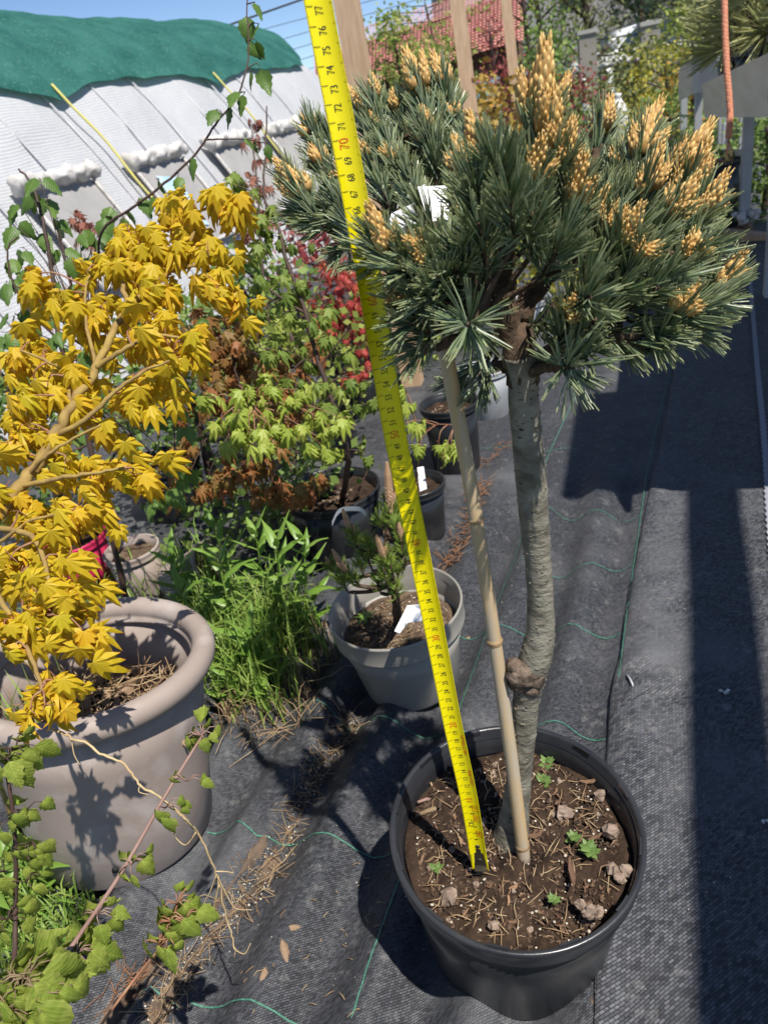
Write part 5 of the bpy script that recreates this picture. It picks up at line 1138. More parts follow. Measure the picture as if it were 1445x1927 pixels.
litter('bark_litter', 'dry fern-like twig lying on the fabric behind the pine trunk', [(950, 835), (930, 855), (905, 880)], 40, 'straw_red', .012, .035, .01)
litter('dry_litter', 'sparse chaff scattered over the fabric in front of the pot', [(400, 1820), (520, 1700), (600, 1800), (560, 1900), (640, 1650)], 40, 'straw', .004, .014, .05)
mb = MB()
for i in range(420):
    if i < 300: k = U(0, len(T1)-1.01); a = Vector((*T1[int(k)], 0)); b = Vector((*T1[int(k)+1], 0)); c = lerp(a, b, k-int(k)); p = G(c.x, c.y)+Vector((rnd.gauss(0, .008), rnd.gauss(0, .008), 0))
    else: p = G(U(420, 1400), U(1000, 1900))
    p.z = on_fab(p.x, p.y)+.001; s = U(.0007, .002) if i < 300 else U(.0005, .0011); mb.blob(p, (s, s, s*.7))
single(mb, 'perlite_grains', 'white perlite grains spilt over the black fabric', 'perlite', 'perlite', G(520, 1600), kind='stuff')
mb = MB(); vs = []; fs = []
for L, w in ((T1[4:], .010), ([(500, 1570), (470, 1620), (400, 1715), (280, 1840), (200, 1930)], .008), ([(300, 1780), (230, 1850), (150, 1940)], .013)):
    q = bez([G(*p) for p in L], 14); o = len(vs)
    for i, p in enumerate(q):
        t = (q[min(i+1, len(q)-1)]-q[max(i-1, 0)]).normalized(); s = Vector((t.y, -t.x, 0)); ww = w*max(.05, .55+1.2*nz(p.x, p.y, 3, 22))*min(1, i/4, (len(q)-1-i)/3+.3)
        for k in (-1, -.5, 0, .5, 1): x = p+s*ww*k*(1+.3*nz(p.x*3, p.y*3, k, 20)); vs.append(Vector((x.x, x.y, gz(x.x, x.y)+(.0035 if abs(k) < 1 else -.002)+.003*nz(x.x, x.y, 0, 110))))
    fs += [(o+i*5+k, o+i*5+k+1, o+(i+1)*5+k+1, o+(i+1)*5+k) for i in range(len(q)-1) for k in range(4)]
mb.add(vs, fs); single(mb, 'washed_soil', 'brown soil washed into the folds of the fabric', 'soil', 'dirt', G(430, 1700), kind='stuff')
mb = MB()
for i in range(900):
    k = U(0, len(T1)-1.01); a = Vector((*T1[int(k)], 0)); b = Vector((*T1[int(k)+1], 0)); c = lerp(a, b, k-int(k)); p = G(c.x, c.y)+Vector((rnd.gauss(0, .009), rnd.gauss(0, .009), 0)); p.z = on_fab(p.x, p.y)+.001; s_ = U(.0006, .0022); mb.blob(p, (s_, s_*.7, s_*.5))
single(mb, 'soil_crumbs', 'dark soil crumbs strewn along the fabric fold', 'soil', 'chip_stuff', G(430, 1720), kind='stuff')
for x, y, s, d, lab in ((538, 1785, .030, (.2, -1, 0), 'crumpled pale dry leaf with a long stalk on the fabric in front of the pot'), (508, 1838, .022, (-.5, -1, 0), 'brown curled dead leaf beside the crumpled pale leaf'), (550, 1762, .02, (1, .3, 0), 'small tan dead leaf flake above the crumpled pale leaf'), (876, 1190, .022, (1, 1, 0), 'reddish bark flake on the fabric beside the grey pot')):
    p = G(x, y); p.z = on_fab(p.x, p.y)+.004; o = bpy.data.objects.new('dead_leaf', LV['dry'][int(x) % 3]); col.objects.link(o); o.location = p; o.rotation_euler = (U(-.2, .2), U(-.2, .2), math.atan2(-d[0], d[1])); o.scale = (s, s, s)
    o['label'] = lab; o['category'] = 'leaf'
mb = MB(); mb.tube(bez([G(548, 1775), G(538, 1810)+Vector((0, 0, .003)), G(520, 1832)], 4), .0009, 5); single(mb, 'dry_stalk', 'thin dry stalk between the two dead leaves', 'stalk', 'root', G(538, 1810))
for x, y, s, lab in ((1365, 1308, .008, 'white bird dropping on the coarse fabric in the beam shadow'), (1440, 1553, .007, 'white bird dropping near the lit side of the beam shadow')):
    mb = MB(); p = G(x, y); p.z = on_fab(p.x, p.y)+.0015
    for k in range(9): mb.blob(p+Vector((U(-s, s), U(-s, s)*.6, 0)), (s*U(.2, .5), s*U(.2, .4), .0012))
    single(mb, 'bird_dropping', lab, 'dropping', 'dropping', p)
pa = G(1180, 1283); pa.z = on_fab(pa.x, pa.y)+.004; pb = G(1190, 1306); pb.z = on_fab(pb.x, pb.y)+.003
mb = MB(); mb.tube([pa-Vector((0, 0, .01)), pa, lerp(pa, pb, .5)+Vector((0, 0, .002)), pb, pb-Vector((0, 0, .01))], .0016, 6); single(mb, 'ground_staple', 'wire staple pinning the fabric overlap at its crease', 'staple', 'galv_leg', pa)
p = G(1113, 1888); mb = MB(); p.z = .006
for k in range(7): mb.blob(p+Vector((U(-.008, .008), U(-.008, .008), 0)), (.006, .005, .006), None, 0, .3)
single(mb, 'soil_clod', 'small brown soil clod at the foot of the black pot', 'soil', 'dirt', p)

# ------------------------------------------------------------------ poly tunnel
F0 = P(100, 355, 3.6); F3 = P(525, 255, 5.7); AX = (F3-F0); AX.z = 0; SPC = AX.length/3; AX.normalize(); NB = Vector((-AX.y, AX.x, 0))
A0 = Vector((F0.x, F0.y, 0))
PROF = [(-.42, 0), (-.30, .25), (-.16, .5), (0, .77), (.16, 1.02), (.34, 1.25), (.6, 1.46), (.92, 1.59), (1.25, 1.63), (1.6, 1.57), (1.95, 1.38), (2.25, 1.05), (2.5, .6), (2.6, 0)]
PB = bez([Vector((a, b, 0)) for a, b in PROF], 4)
S0, S1 = -3.2, 3*SPC+1.95
def tunnel_pt(s, k, out=0.0):
    """s along the tunnel, k index along the profile (may be fractional)"""
    i = min(int(k), len(PB)-2); q = lerp(PB[i], PB[i+1], k-i); t = (PB[min(i+1, len(PB)-1)]-PB[i]).normalized(); o = Vector((-t.y, t.x, 0))
    e = max(0, (s-(S1-.55))/.55); sc = 1-.10*e*e
    p = Vector((1.09+(q.x-1.09)*sc, q.y*sc, 0))+o*out
    return A0+AX*s+NB*p.x+Vector((0, 0, p.y))
RIB = SPC
def sag(s): 
    f = ((s+.30*SPC)/RIB) % 1.0
    return .028*math.sin(math.pi*f)-.008
tun = thing('poly_tunnel', 'low white film tunnel with green shade net over its ridge and rolled window flaps', 'tunnel', A0)
mb = MB(); ns = 150; nk = len(PB); vs = []; uvs = []
for i in range(ns+1):
    s = lerp(S0, S1, i/ns); z = 0
    for k in range(nk):
        vs.append(tunnel_pt(s, k, sag(s)*(.6 if k < 16 else 1)+.012*nz(s*3, k*.4, 1, 1.0)+.006*nz(s*9, k, 1, 1.0))); z = PB[k].y if k < nk/2 else 2*1.63-PB[k].y
        uvs.append((s, z))
mb.add(vs, [(i*nk+k, i*nk+k+1, (i+1)*nk+k+1, (i+1)*nk+k) for i in range(ns) for k in range(nk-1)])
c = len(mb.v); end = [tunnel_pt(S1, k, .0) for k in range(nk)]; mid = sum(end, Vector())/nk+AX*.06
mb.add(end+[mid], [(k, k+1, nk) for k in range(nk-1)]+[(nk-1, 0, nk)]); uvs += [(0, v.z) for v in end]+[(0, .7)]
mb.uv = uvs; mb.build('film', 'film', tun)
# shade net: edge scallops down between its tie points
mb = MB(); vs = []; K0 = 17.6; K1 = 36; nn = 22
for i in range(ns+1):
    s = lerp(S0, S1-.15, i/ns); f = ((s-.55)/(2.0*SPC)) % 1.0
    lo = K0+1.7*abs(math.sin(math.pi*f))**.5+.3*nz(s*4, 0, 0, 1.0)
    if s > S1-.9: lo += 3.2*((s-(S1-.9))/.75)
    for k in range(nn+1):
        kk = lerp(lo, K1, k/nn); vs.append(tunnel_pt(s, kk, sag(s)+.035+.05*abs(math.sin(math.pi*((s+.1)/(1.15*SPC))))*min(1, k/5)+.012*nz(s*6, kk*.8, 5, 1.0)+.028*abs(nz(s*1.7+kk*.22, kk*.1, 2, 1.0))))
mb.add(vs, [(i*(nn+1)+k, i*(nn+1)+k+1, (i+1)*(nn+1)+k+1, (i+1)*(nn+1)+k) for i in range(ns) for k in range(nn)])
mb.build('shade_net', 'net_green', tun)
for j in range(4):
    s0, s1 = j*SPC-.30*SPC, j*SPC+.28*SPC; vs = []
    for i in range(9):
        s = lerp(s0, s1, i/8)
        for k in range(7): vs.append(tunnel_pt(s, lerp(5.2, 11.8, k/6), .045))
    mb = MB(); mb.add(vs, [(i*7+k, i*7+k+1, (i+1)*7+k+1, (i+1)*7+k) for i in range(8) for k in range(6)]); wdw = mb.build('window', 'net_dark', tun)
    mb = MB()
    for a in ((s0, 5.2, s0, 11.8), (s1, 5.2, s1, 11.8), (s0, 5.2, s1, 5.2)):
        pts = [tunnel_pt(lerp(a[0], a[2], i/8), lerp(a[1], a[3], i/8), .055) for i in range(9)]; mb.tube(pts, .010, 6)
    mb.build('frame', 'roll', wdw)
    mb = MB(); NR = 48; c_ = [tunnel_pt(lerp(s0-.03*SPC, s1+.03*SPC, i/NR), 12.3, .07) for i in range(NR+1)]
    tw_ = (c_[-1]-c_[0]).normalized(); ua = tw_.orthogonal().normalized(); ub = tw_.cross(ua); vs = []
    for i, p in enumerate(c_):
        for k in range(16):
            an = .3927*k; dd = ua*math.cos(an)+ub*math.sin(an); q = p+dd*.04; rr_ = .036*(1+.55*mnoise.noise(q*16)+.4*mnoise.noise(q*38)+.12*math.sin(an*3+i*.5))*(1 if 2 < i < NR-2 else 1.15); vs.append(p+dd*rr_)
    mb.add(vs, [(i*16+k, i*16+(k+1) % 16, (i+1)*16+(k+1) % 16, (i+1)*16+k) for i in range(NR) for k in range(16)]+[tuple(range(16))[::-1], tuple(NR*16+k for k in range(16))]); mb.build('rolled_flap', 'roll', wdw)
    if j == 1:
        vs = [tunnel_pt(lerp(s0, s1, a), k, .052) for a, k in ((.15, 7.0), (.5, 6.5), (.6, 10.5), (.25, 11))]; mb = MB(); mb.add(vs, [(0, 1, 2, 3)]); mb.build('blue_bag_behind_net', 'blue_bag', wdw, False)
for s in [j*SPC/1.0-.45*SPC for j in range(-3, 5)]+[j*SPC+.05*SPC for j in range(-3, 4)]:
    mb = MB(); pts = [tunnel_pt(s, k, sag(s)*.6+.012) for k in range(0, 24, 1)]; mb.tube(pts, .006, 6); mb.build('rib', 'film', tun)
for s in (.55, .55+2*SPC, .55-2*SPC):
    mb = MB(); pts = [tunnel_pt(s+.01*math.sin(k), k, sag(s)+.06) for k in range(2, 20)]; mb.tube(pts, .007, 6); mb.build('tie_rope', 'rope_yellow', tun)

# ------------------------------------------------------------------ wooden posts
for (x0, y0, x1, y1, d, w, lab) in ((637, -60, 690, 170, 2.28, .067, 'thick pale wooden post between the tape and the back of the pine crown'), (848, -60, 893, 210, 3.7, .066, 'wooden post in front of the red tiled roof and the blue box'), (940, -60, 975, 130, 5.1, .066, 'thinner wooden post beside the red-leaved tree')):
    a, b = P(x0, y0, d), P(x1, y1, d); dv = (b-a).normalized(); foot = Vector((b.x, b.y, -.05)); top = Vector((a.x, a.y, a.z+.5)); t = thing('wooden_post', lab, 'post', foot, 'wooden posts behind the pine')
    mb = MB(); mb.beam(foot, top, w, w*.9, (.3, 1, 0)); mb.build('timber', 'wood', t, False)
    mb = MB(); kn = lerp(foot, top, .72)+Vector((-.005, -w*.47, 0)); mb.blob(kn, (.012, .004, .016)); mb.build('knot', 'branch', t)

# ------------------------------------------------------------------ benches on the right with trays, rope and pots
def board(mb, q, th):
    n = (q[1]-q[0]).cross(q[3]-q[0]).normalized()*th; mb.add(list(q)+[p+n for p in q], [(0, 1, 2, 3), (7, 6, 5, 4), (0, 4, 5, 1), (1, 5, 6, 2), (2, 6, 7, 3), (3, 7, 4, 0)])
bA, bB, bC, bD = P(1325, 157, 3.6), P(1330, 220, 3.6), P(1445, 102, 1.98), P(1445, 218, 1.98)
dirb = (bC-bA); bE, bF = bC+dirb*.55, bD+(bD-bB)*.55
bn = Vector((dirb.y, -dirb.x, 0)).normalized()
if bn.x < 0: bn = -bn
bench = thing('plant_bench', 'galvanised plant bench with a deep grey side board on caster legs', 'bench', G(1411, 445))
mb = MB(); board(mb, [bA, bB, bF, bE], .012); mb.build('side_board', 'galv', bench, False)
mb = MB(); board(mb, [bA, bB, bB+bn*.75, bA+bn*.75], -.012); mb.build('end_board', 'galv', bench, False)
mb = MB(); board(mb, [lerp(bA, bB, .35), lerp(bE, bF, .35), lerp(bE, bF, .35)+bn*.75, lerp(bA, bB, .35)+bn*.75], .01); mb.build('bench_top', 'galv_leg', bench, False)
def bench_leg(x0, y0, y1, w, d, caster=False):
    a, b = P(x0, y0, d), P(x0, y1, d); foot = Vector((a.x, a.y, 0.07 if caster else 0)); top = Vector((a.x, a.y, a.z+.05)); mb = MB(); mb.beam(foot, top, w, w, (.3, 1, 0)); lg = mb.build('leg', 'galv_leg', bench, False)
    if caster:
        mb = MB(); mb.tube([foot+Vector((-.012, -.02, -.035)), foot+Vector((.012, -.015, -.035))], .04, 18); mb.build('caster_wheel', 'rust', lg)
        mb = MB(); mb.beam(foot+Vector((0, 0, .02)), foot+Vector((0, 0, -.035)), .045, .03, (0, 1, 0)); mb.build('caster_fork', 'rust', lg)
        mb = MB(); 
        for k in range(10): mb.blob(foot+Vector((U(-.05, .05), U(-.05, 0), U(-.0, .05))), (U(.015, .03), .015, U(.012, .025)), None, 0, .4)
        mb.build('plastic_wrap', 'roll', lg)
    return foot, top
f1, t1 = bench_leg(1408, 222, 431, .044, 3.55, True)
bench_leg(1397, 222, 285, .03, 4.3); f2, t2 = bench_leg(1366, 250, 374, .042, 4.4); bench_leg(1470, 222, 400, .042, 2.6)
mb = MB(); mb.beam(lerp(f1, t1, .62), lerp(f2, t2, .62), .03, .03); mb.build('cross_bar', 'galv_leg', bench, False)
mb = MB(); mb.beam(P(1360, 440, 3.75), P(1480, 452, 3.6), .07, .04); single(mb, 'wooden_rail', 'brown timber rail lying on the ground behind the caster', 'rail', 'wood', P(1400, 445, 3.7), smooth=False)
b2 = thing('plant_bench', 'second grey metal bench with a bent sheet corner, behind the caster bench', 'bench', Vector((P(1290, 160, 4.9).x, P(1290, 160, 4.9).y, 0)))
c1, c2, c3 = P(1279, 160, 5.2), P(1306, 142, 4.5), P(1353, 130, 4.3); hh = Vector((0, 0, .095))
mb = MB(); board(mb, [c1+hh, c1-hh, c2-hh, c2+hh], .01); mb.build('end_board', 'galv', b2, False)
mb = MB(); board(mb, [c2+hh, c2-hh, c3-hh, c3+hh], .01); mb.build('side_board', 'galv_leg', b2, False)
mb = MB(); mb.add([c1, c2, c3, c3+(c1-c2)], [(0, 1, 2, 3)]); mb.build('bench_top', 'galv_leg', b2, False)
for q in (c1, c2, c3): mb = MB(); mb.beam(Vector((q.x+.05, q.y+.05, 0)), q+Vector((.05, .05, 0)), .04, .04, (.3, 1, 0)); mb.build('leg', 'galv_leg', b2, False)
LN = [needle_tuft(150, .05, .17, 'long_needle', (20, 75), .0022, seed=s, name='long_needle_tuft') for s in (51, 52, 53)]
labs = ['black pot with a pale long-needled pine at the corner of the caster bench', 'black pot with a long-needled pine next along the bench from the corner pot', 'black pot with a spreading pale pine in the middle of the bench row', 'black bench pot with drooping pale needles beside the rope', 'black bench pot with a bushy pale pine past the rope']
for i, f in enumerate((.06, .19, .34, .50, .68)):
    e = lerp(bA, bC, f*1.25)+bn*.11; e = Vector((e.x, e.y, lerp(bA, bB, .35).z*(1-f)+f*(bC.z-.04)+.012)); t, m_, h_, so_, ri_ = nursery_pot('bench_pot', labs[i], e, e+Vector((0, 0, .11)), .078, .062, .015, .004, n=32, depth=.015, group='pots on the caster bench')
    pb_ = e+Vector((0, 0, .10)); pt = thing('potted_pine', labs[i].replace('black pot with a ', '').replace('black bench pot with ', 'pine with ').replace('drooping pale needles', 'drooping pale needles in its pot'), 'pine', pb_, 'pale pines on the caster bench'); mb = MB()
    for k in range(10):
        a = k*2.4+i; tip = pb_+Vector((math.cos(a)*.10*U(.6, 1.3), math.sin(a)*.10, U(.04, .30))); mb.tube(bez([pb_-Vector((0, 0, .01)), lerp(pb_, tip, .5)+rv(.02), tip], 3), .005, 5)
        inst('needle_tuft', LN[k % 3], pt, tip, tip-pb_+Vector((0, 0, -.04)), rv(), U(.75, 1.05), 'stuff')
    mb.build('branch', 'branch', pt)
rp = thing('hanging_rope', 'orange-red braided rope with a frayed end hanging in front of the bench', 'rope', P(1369, 272, 1.75))
pts = bez([P(1361, -420, 1.75), P(1362, -100, 1.75), P(1363, 40, 1.75), P(1367, 130, 1.75), P(1373, 210, 1.75), P(1370, 258, 1.75)], 10); q = []
for a, b in zip(pts, pts[1:]): q += [lerp(a, b, k/5) for k in range(5)]
mb = MB()
for st in range(4):
    mb.tube([p+Vector((math.cos(i*.8+st*1.571), math.sin(i*.8+st*1.571), 0))*.0036 for i, p in enumerate(q)], .0042, 5)
mb.build('braid', 'rope_red', rp)
mb = MB()
for k in range(14): e = P(1369+U(-9, 9), 285+U(-10, 25), 1.75); mb.tube([q[-1], lerp(q[-1], e, .6)+rv(.004), e], [.0012, .001, .0005], 4)
mb.build('frayed_end', 'rope_red', rp)
# things under and behind the bench
simple_pot('black_container', 'wide black container under the second bench', 1335, 440, .34, .30, .27, 'black_pot', 'soil', .05)
far_shrub('green_shrub', 'low green plants in the container below the bench', 'shrub', 1335, 270, 5.2, .3, .7, 'tree_green', .04, 60)
far_shrub('green_shrub', 'green weeds on the ground beside the bench leg', 'shrub', 1375, 400, 4.0, .16, .35, 'tree_green', .03, 30)
far_shrub('orange_shrub', 'coral and yellow potted shrub under the second bench corner', 'shrub', 1300, 235, 6.2, .8, .8, 'tree_orange', .05, 70)
far_shrub('green_shrub', 'green plant showing between the bench legs at the frame of the bench', 'shrub', 1440, 280, 3.9, .35, .4, 'tree_green', .04, 40)
tray = MB(); tc = P(1285, 272, 6.0); tray.box(tc, (1.1, .4, .12)); single(tray, 'black_tray', 'shallow black tray on the ground in front of the yellow shrubs', 'tray', 'black_pot', Vector((tc.x, tc.y, tc.z-.06)), smooth=False)

# overhead frame beside the path: its beam carries the rope and throws the long shadow
k = .5317; hB = 2.05
sh = lambda x, y, h: Vector((G(x, y).x+.6*k*h, G(x, y).y-.8*k*h, h))
b0, b1 = sh(1402, 1900, hB), sh(1342, 960, hB); ex = (b1-b0); b0 -= ex*1.2; b1 += ex*2.2
fr = thing('timber_pergola', 'tall timber frame with a plank shelf beside the path, above the bench', 'pergola', Vector((b0.x, b0.y, 0)))
mb = MB(); mb.beam(b0, b1, .085, .06); mb.build('beam', 'wood', fr, False)
for q in (b0, b1): mb = MB(); mb.beam(Vector((q.x, q.y, -.04)), q, .07, .07, (.3, 1, 0)); mb.build('post', 'wood', fr, False)
c0, c1_, c2_ = sh(1062, 935, 1.9), sh(1460, 905, 1.9), sh(1092, 745, 1.9)
mb = MB(); board(mb, [c0, c1_, c1_+(c2_-c0)*1.0, c2_], .02); mb.build('shelf', 'wood', fr, False)
rt = q = P(1361, -420, 1.75); mb = MB(); mb.beam(rt+Vector((-.6, .3, .02)), rt+Vector((.9, -.45, .02)), .04, .05); mb.build('cross_beam', 'wood', fr, False)
# unused foot point of an unseen stake meant to shade the tub; not built
st0 = Vector((-.478+.6*k*.62, .858-.8*k*.62, 0))

# ------------------------------------------------------------------ far background
def house(x, y):
    a, b = P(590, 84, 17), P(985, -50, 15.5)          # ridge
    a2, b2 = P(590, 190, 14.0), P(985, 78, 12.5)       # eave
    t = thing('house', 'house with a red tiled roof and dark brick wall behind the posts', 'house', Vector((a2.x, a2.y, -.04)))
    rows, cols = 26, 60; mb = MB(); n = (b-a).cross(a2-a).normalized(); n = n if n.z > 0 else -n
    for i in range(rows):
        for j in range(cols):
            f0, f1 = i/rows, (i+1.12)/rows; g0, g1 = (j+.03)/cols, (j+.97)/cols; o = [lerp(lerp(a, a2, f), lerp(b, b2, f), g_) for f, g_ in ((f0, g0), (f0, g1), (f1, g1), (f1, g0))]
            m0, m1 = lerp(o[0], o[1], .5)+n*.02, lerp(o[3], o[2], .5)+n*.045
            mb.add([o[0], m0, o[1], o[2]+n*.025, m1, o[3]+n*.025], [(0, 1, 4, 5), (1, 2, 3, 4)])
    mb.build('roof_tiles', 'roof', t, False, 'stuff')
    mb = MB(); bk = Vector((0, .15, -.3)); board(mb, [a+bk, a2+bk, b2+bk, b+bk], .05); mb.build('roof', 'brick_wall', t, False)
    mb = MB(); dn = Vector((0, 0, 1)); i_ = (a-a2)*.12; w1, w2 = a2+i_, b2+i_; mb.add([w1, w2, Vector((w2.x, w2.y, -.04)), Vector((w1.x, w1.y, -.04))], [(0, 1, 2, 3)]); wl2 = mb.build('wall', 'brick_wall', t, False)
    for f in (.3, .55, .8):
        c = lerp(w1, w2, f); mb = MB(); nn = (w2-w1).cross(dn).normalized(); nn = nn if nn.y < 0 else -nn; d1 = (w2-w1).normalized(); mid = Vector((c.x, c.y, c.z*.5))+nn*.01
        mb.add([mid+d1*sx+dn*sz for sx, sz in ((-.35, -.35), (.35, -.35), (.35, .35), (-.35, .35))], [(0, 1, 2, 3)]); mb.build('window', 'glass_dark', wl2, False)
house(0, 0)
hb = P(1080, 40, 30); t = thing('house', 'plain grey rendered house showing between the conifers', 'house', Vector((hb.x, hb.y, -.04)))
mb = MB(); mb.box(Vector((hb.x, hb.y+3, 2.4)), (9, 6, 4.9)); mb.build('wall', 'render_wall', t, False)
mb = MB(); e = hb; mb.add([(e.x-5, e.y-.4, 4.8), (e.x+5, e.y-.4, 4.8), (e.x+5, e.y+3, 7), (e.x-5, e.y+3, 7), (e.x-5, e.y+6.4, 4.8), (e.x+5, e.y+6.4, 4.8)], [(0, 1, 2, 3), (3, 2, 5, 4), (0, 3, 4), (1, 5, 2)]); mb.build('roof', 'brick_wall', t, False)
for dx in (-2.5, 0, 2.5): mb = MB(); mb.box((hb.x+dx, hb.y-.01, 3.2), (1.1, .05, 1.3)); mb.build('window', 'glass_dark', t, False)
# blue box
c = P(888, 176, 8.5); t = thing('blue_container', 'pale blue ribbed container behind the middle wooden post', 'container', Vector((c.x, c.y, -.04)))
mb = MB(); mb.box(Vector((c.x, c.y, (c.z+.10)/2)), (.55, .4, c.z+.12)); mb.build('body', 'blue_box', t, False)
for k in range(8): mb = MB(); mb.box((c.x-.24+k*.068, c.y-.205, (c.z+.1)/2), (.022, .02, c.z+.05)); mb.build('rib', 'blue_box', t, False)
# pillars with caps and wires
PL = []
for x0, x1, yt, yb, d, lab in ((1086, 1120, 64, 150, 13.0, 'grey concrete gate pillar left of the white car cabin'), (1203, 1239, 48, 135, 12.5, 'taller grey concrete pillar in front of the white car')):
    c = P((x0+x1)/2, yt, d); w = (x1-x0)/FPX*d; t = thing('concrete_pillar', lab, 'pillar', Vector((c.x, c.y, -.04)), 'gate pillars')
    mb = MB(); mb.beam(Vector((c.x, c.y, -.04)), Vector((c.x, c.y, c.z)), w*.93, w*.93, (.2, 1, 0)); mb.build('shaft', 'concrete', t, False)
    mb = MB(); mb.beam(Vector((c.x, c.y, c.z)), Vector((c.x, c.y, c.z+.06)), w*1.1, w*1.1, (.2, 1, 0)); mb.build('cap', 'concrete_cap', t, False); PL.append((c, w))
mb = MB()
for hgt in (.1, .35, .6): mb.tube([PL[0][0]-Vector((0, 0, hgt)), PL[1][0]-Vector((0, 0, hgt))], .012, 5)
single(mb, 'wire_fence', 'thin dark fence wires between the two concrete pillars', 'fence', 'cable', Vector((PL[0][0].x, PL[0][0].y, 0)))
# white car
cc_ = P(1200, 90, 22); car = thing('parked_car', 'white car with dark windows parked behind the concrete pillars', 'car', Vector((cc_.x, cc_.y, -.04)))
L_ = 4.2; prof = [(-2.1, .35), (-2.12, .75), (-1.75, .92), (-1.15, 1.0), (-.55, 1.42), (.1, 1.5), (.95, 1.46), (1.65, 1.1), (2.05, .98), (2.12, .6), (2.08, .32)]
zb = -.04; CB = Vector((cc_.x, cc_.y, zb)); yaw = Matrix.Rotation(R(8), 3, 'Z')
def cp(x, y, z): return CB+yaw @ Vector((x, y, z))
mb = MB(); n = len(prof); vs = []
for yy, sc in ((-.82, .97), (-.86, 1), (.86, 1), (.82, .97)): vs += [cp(x*sc, yy*(1 if z < 1.05 else .84), z) for x, z in prof]
mb.add(vs, [(j*n+i, j*n+(i+1) % n, (j+1)*n+(i+1) % n, (j+1)*n+i) for j in range(3) for i in range(n)]+[tuple(range(n)), tuple(3*n+i for i in range(n))[::-1]]); body = mb.build('body', 'car_paint', car)
for pts in ([(-1.0, 1.03), (-.5, 1.38), (.12, 1.43), (.12, 1.03)], [(.22, 1.03), (.22, 1.43), (.92, 1.39), (1.4, 1.08)]):
    for sd_ in (-1, 1): mb = MB(); mb.add([cp(x, sd_*(.80 if z < 1.1 else .735), z) for x, z in pts]+[cp(x, sd_*(.86 if z < 1.1 else .745), z) for x, z in pts], [(0, 1, 2, 3), (7, 6, 5, 4), (0, 4, 5, 1), (1, 5, 6, 2), (2, 6, 7, 3), (3, 7, 4, 0)]); mb.build('window', 'glass_dark', car, False)
for x in (-1.35, 1.3):
    for yy in (-.8, .8): mb = MB(); mb.tube([cp(x, yy-.1, .32), cp(x, yy+.1, .32)], .32, 20); wh = mb.build('wheel', 'tyre', car); mb = MB(); mb.tube([cp(x, yy-.11, .32), cp(x, yy+.11, .32)], .19, 14); mb.build('rim', 'galv_leg', wh)
mb = MB(); mb.box(cp(1.95, -.6, .85), (.25, .3, .14)); mb.build('headlight', 'glass_dark', car, False); mb = MB(); mb.box(cp(1.95, .6, .85), (.25, .3, .14)); mb.build('headlight', 'glass_dark', car, False)
# white bits among the shrubs
for x, y, d, w, h, lab in ((1098, 172, 9, .10, .26, 'white plastic sack standing among the red shrubs'), (1142, 145, 11, .16, .24, 'white sack beside the small pine near the pillar'), (1163, 203, 7, .12, .14, 'small white crate on the grass near the pine')):
    c = P(x, y, d); t = thing('white_sack', lab, 'sack', Vector((c.x, c.y, -.04))); mb = MB()
    q = [Vector((c.x, c.y, -.04)), Vector((c.x+.02, c.y, c.z*.5)), Vector((c.x, c.y, c.z)), Vector((c.x-.01, c.y, c.z+h*.5))]; mb.tube(q, [w*.6, w*.62, w*.55, w*.3], 10, jit=.1); mb.build('body', 'plastic_white', t)
    mb = MB(); mb.tube([q[-1], q[-1]+Vector((.01, 0, .05))], [w*.2, w*.3], 8, jit=.2); mb.build('neck', 'plastic_white', t)
# trees and shrubs beyond
T = far_shrub
T('deciduous_tree', 'airy yellow-green tree in front of the red roof, left of the middle post', 'tree', 742, 92, 7.5, .62, .58, 'tree_lime', .05, 70)
T('deciduous_tree', 'light lime tree crown reaching over the posts', 'tree', 800, 22, 8.5, .42, 1.5, 'tree_lime', .05, 26, dens=8)
T('deciduous_tree', 'small lime shrub below the roof edge behind the pine', 'tree', 835, 140, 7.0, .6, .5, 'tree_lime', .05, 50)
T('red_tree', 'dark red-leaved maple tree between the second and third posts', 'tree', 925, 110, 9.5, 1.1, .6, 'tree_red', .05, 26)
T('red_tree', 'low red shrub under the red maple tree beyond the pine tip', 'tree', 970, 185, 7.5, .55, .9, 'tree_red', .05, 50)
T('red_tree', 'dull red shrub in front of the left concrete pillar', 'tree', 1075, 215, 8.0, .7, .8, 'tree_red', .05, 45)
T('deciduous_tree', 'green leafy tree right of the third post', 'tree', 1030, 120, 9.5, 1.0, .6, 'tree_green', .06, 60)
T('deciduous_tree', 'sparse pale green tree in front of the grey house', 'tree', 985, 40, 12, 1.5, .9, 'tree_lime', .06, 34, dens=8)
T('conifer_tree', 'yellowish conifer in front of the grey house beside the dark spruce', 'conifer', 1095, 25, 18, 4.2, 2.2, 'conifer_y', .16, 190, shape='cone')
T('conifer_tree', 'dark spruce standing behind the car and right of the yellowish conifer', 'conifer', 1195, 15, 27, 6.2, 4.4, 'conifer_d', .22, 330, shape='cone', dens=16)
T('conifer_tree', 'second dark spruce close behind the taller pillar', 'conifer', 1270, 25, 29, 5.6, 4.4, 'conifer_d', .22, 300, shape='cone', dens=16)
T('conifer_tree', 'olive conifer hedge tree behind the bench plants', 'conifer', 1320, 30, 15, 3.0, 2.4, 'conifer_y', .14, 220, shape='cone')
T('conifer_tree', 'tall dark conifer right of the bench rope', 'conifer', 1440, -20, 14, 4.0, 3.0, 'conifer_d', .15, 220, shape='cone')
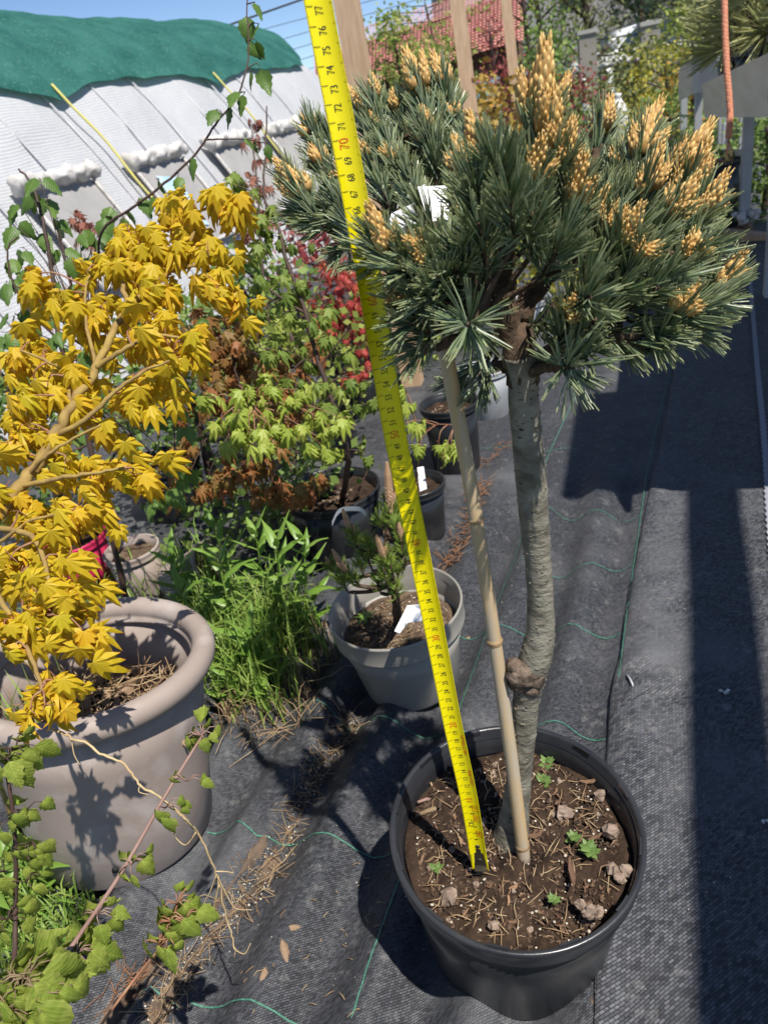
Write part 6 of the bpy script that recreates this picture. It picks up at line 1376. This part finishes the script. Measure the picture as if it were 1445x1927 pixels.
T('pine_tree', 'small round pine on a thin stem between the pillars', 'tree', 1195, 140, 8.5, .6, .75, 'conifer_y', .07, 70)
T('deciduous_tree', 'bright yellow-green shrub beside the bench trays', 'tree', 1300, 75, 9, .75, .65, 'tree_lime', .06, 70)
T('yellow_shrub', 'yellow flowering shrub below the taller pillar', 'shrub', 1250, 165, 7.5, .7, .75, 'tree_yellow', .045, 70)
T('yellow_shrub', 'yellow low shrub right of the small pine stem', 'shrub', 1215, 225, 6.5, .4, .7, 'tree_yellow', .04, 45)
T('green_shrub', 'green and rust shrub behind the right half of the pine crown', 'shrub', 1255, 235, 6.0, .45, .7, 'tree_green', .04, 60)
T('green_shrub', 'grey-green shrub below the left pillar', 'shrub', 1130, 215, 8.5, .65, .8, 'conifer_y', .05, 60)
T('green_shrub', 'green shrub row behind the pine candles at the red shrub', 'shrub', 1045, 200, 8.0, .5, .7, 'tree_green', .05, 50)
T('green_shrub', 'round lime shrub in front of the dull red shrub', 'shrub', 1030, 250, 6.5, .4, .5, 'tree_lime', .04, 40)
T('green_shrub', 'olive shrub low between second and third wooden post', 'shrub', 880, 215, 6.8, .4, .9, 'conifer_y', .05, 50)
T('deciduous_tree', 'distant green tree beside the roof of the tiled house', 'tree', 1010, 60, 22, 3.5, 2.5, 'tree_green', .16, 120)
# power lines
for i, (x0, y0, x1, y1, lab, d, r_) in enumerate(((380, 65, 600, -12, 'thick black overhead cable above the tunnel', 16, .02), (470, 62, 620, 22, 'highest thin overhead wire below the thick cable', 26, .010), (470, 92, 620, 48, 'second thin overhead wire under the thick cable', 26, .010), (470, 118, 620, 72, 'third thin overhead wire above the tunnel end', 26, .010), (480, 140, 620, 95, 'fourth thin overhead wire above the tunnel end', 26, .010), (480, 160, 620, 118, 'lowest thin overhead wire beside the roof', 26, .010))):
    a, b = P(x0, y0, d), P(x1, y1, d); e = b-a; mb = MB(); mb.tube([a-e*8, a-e*2, a, b, b+e*1.0, b+e*6], r_, 5)
    single(mb, 'overhead_wire', lab, 'wire', 'cable', a)
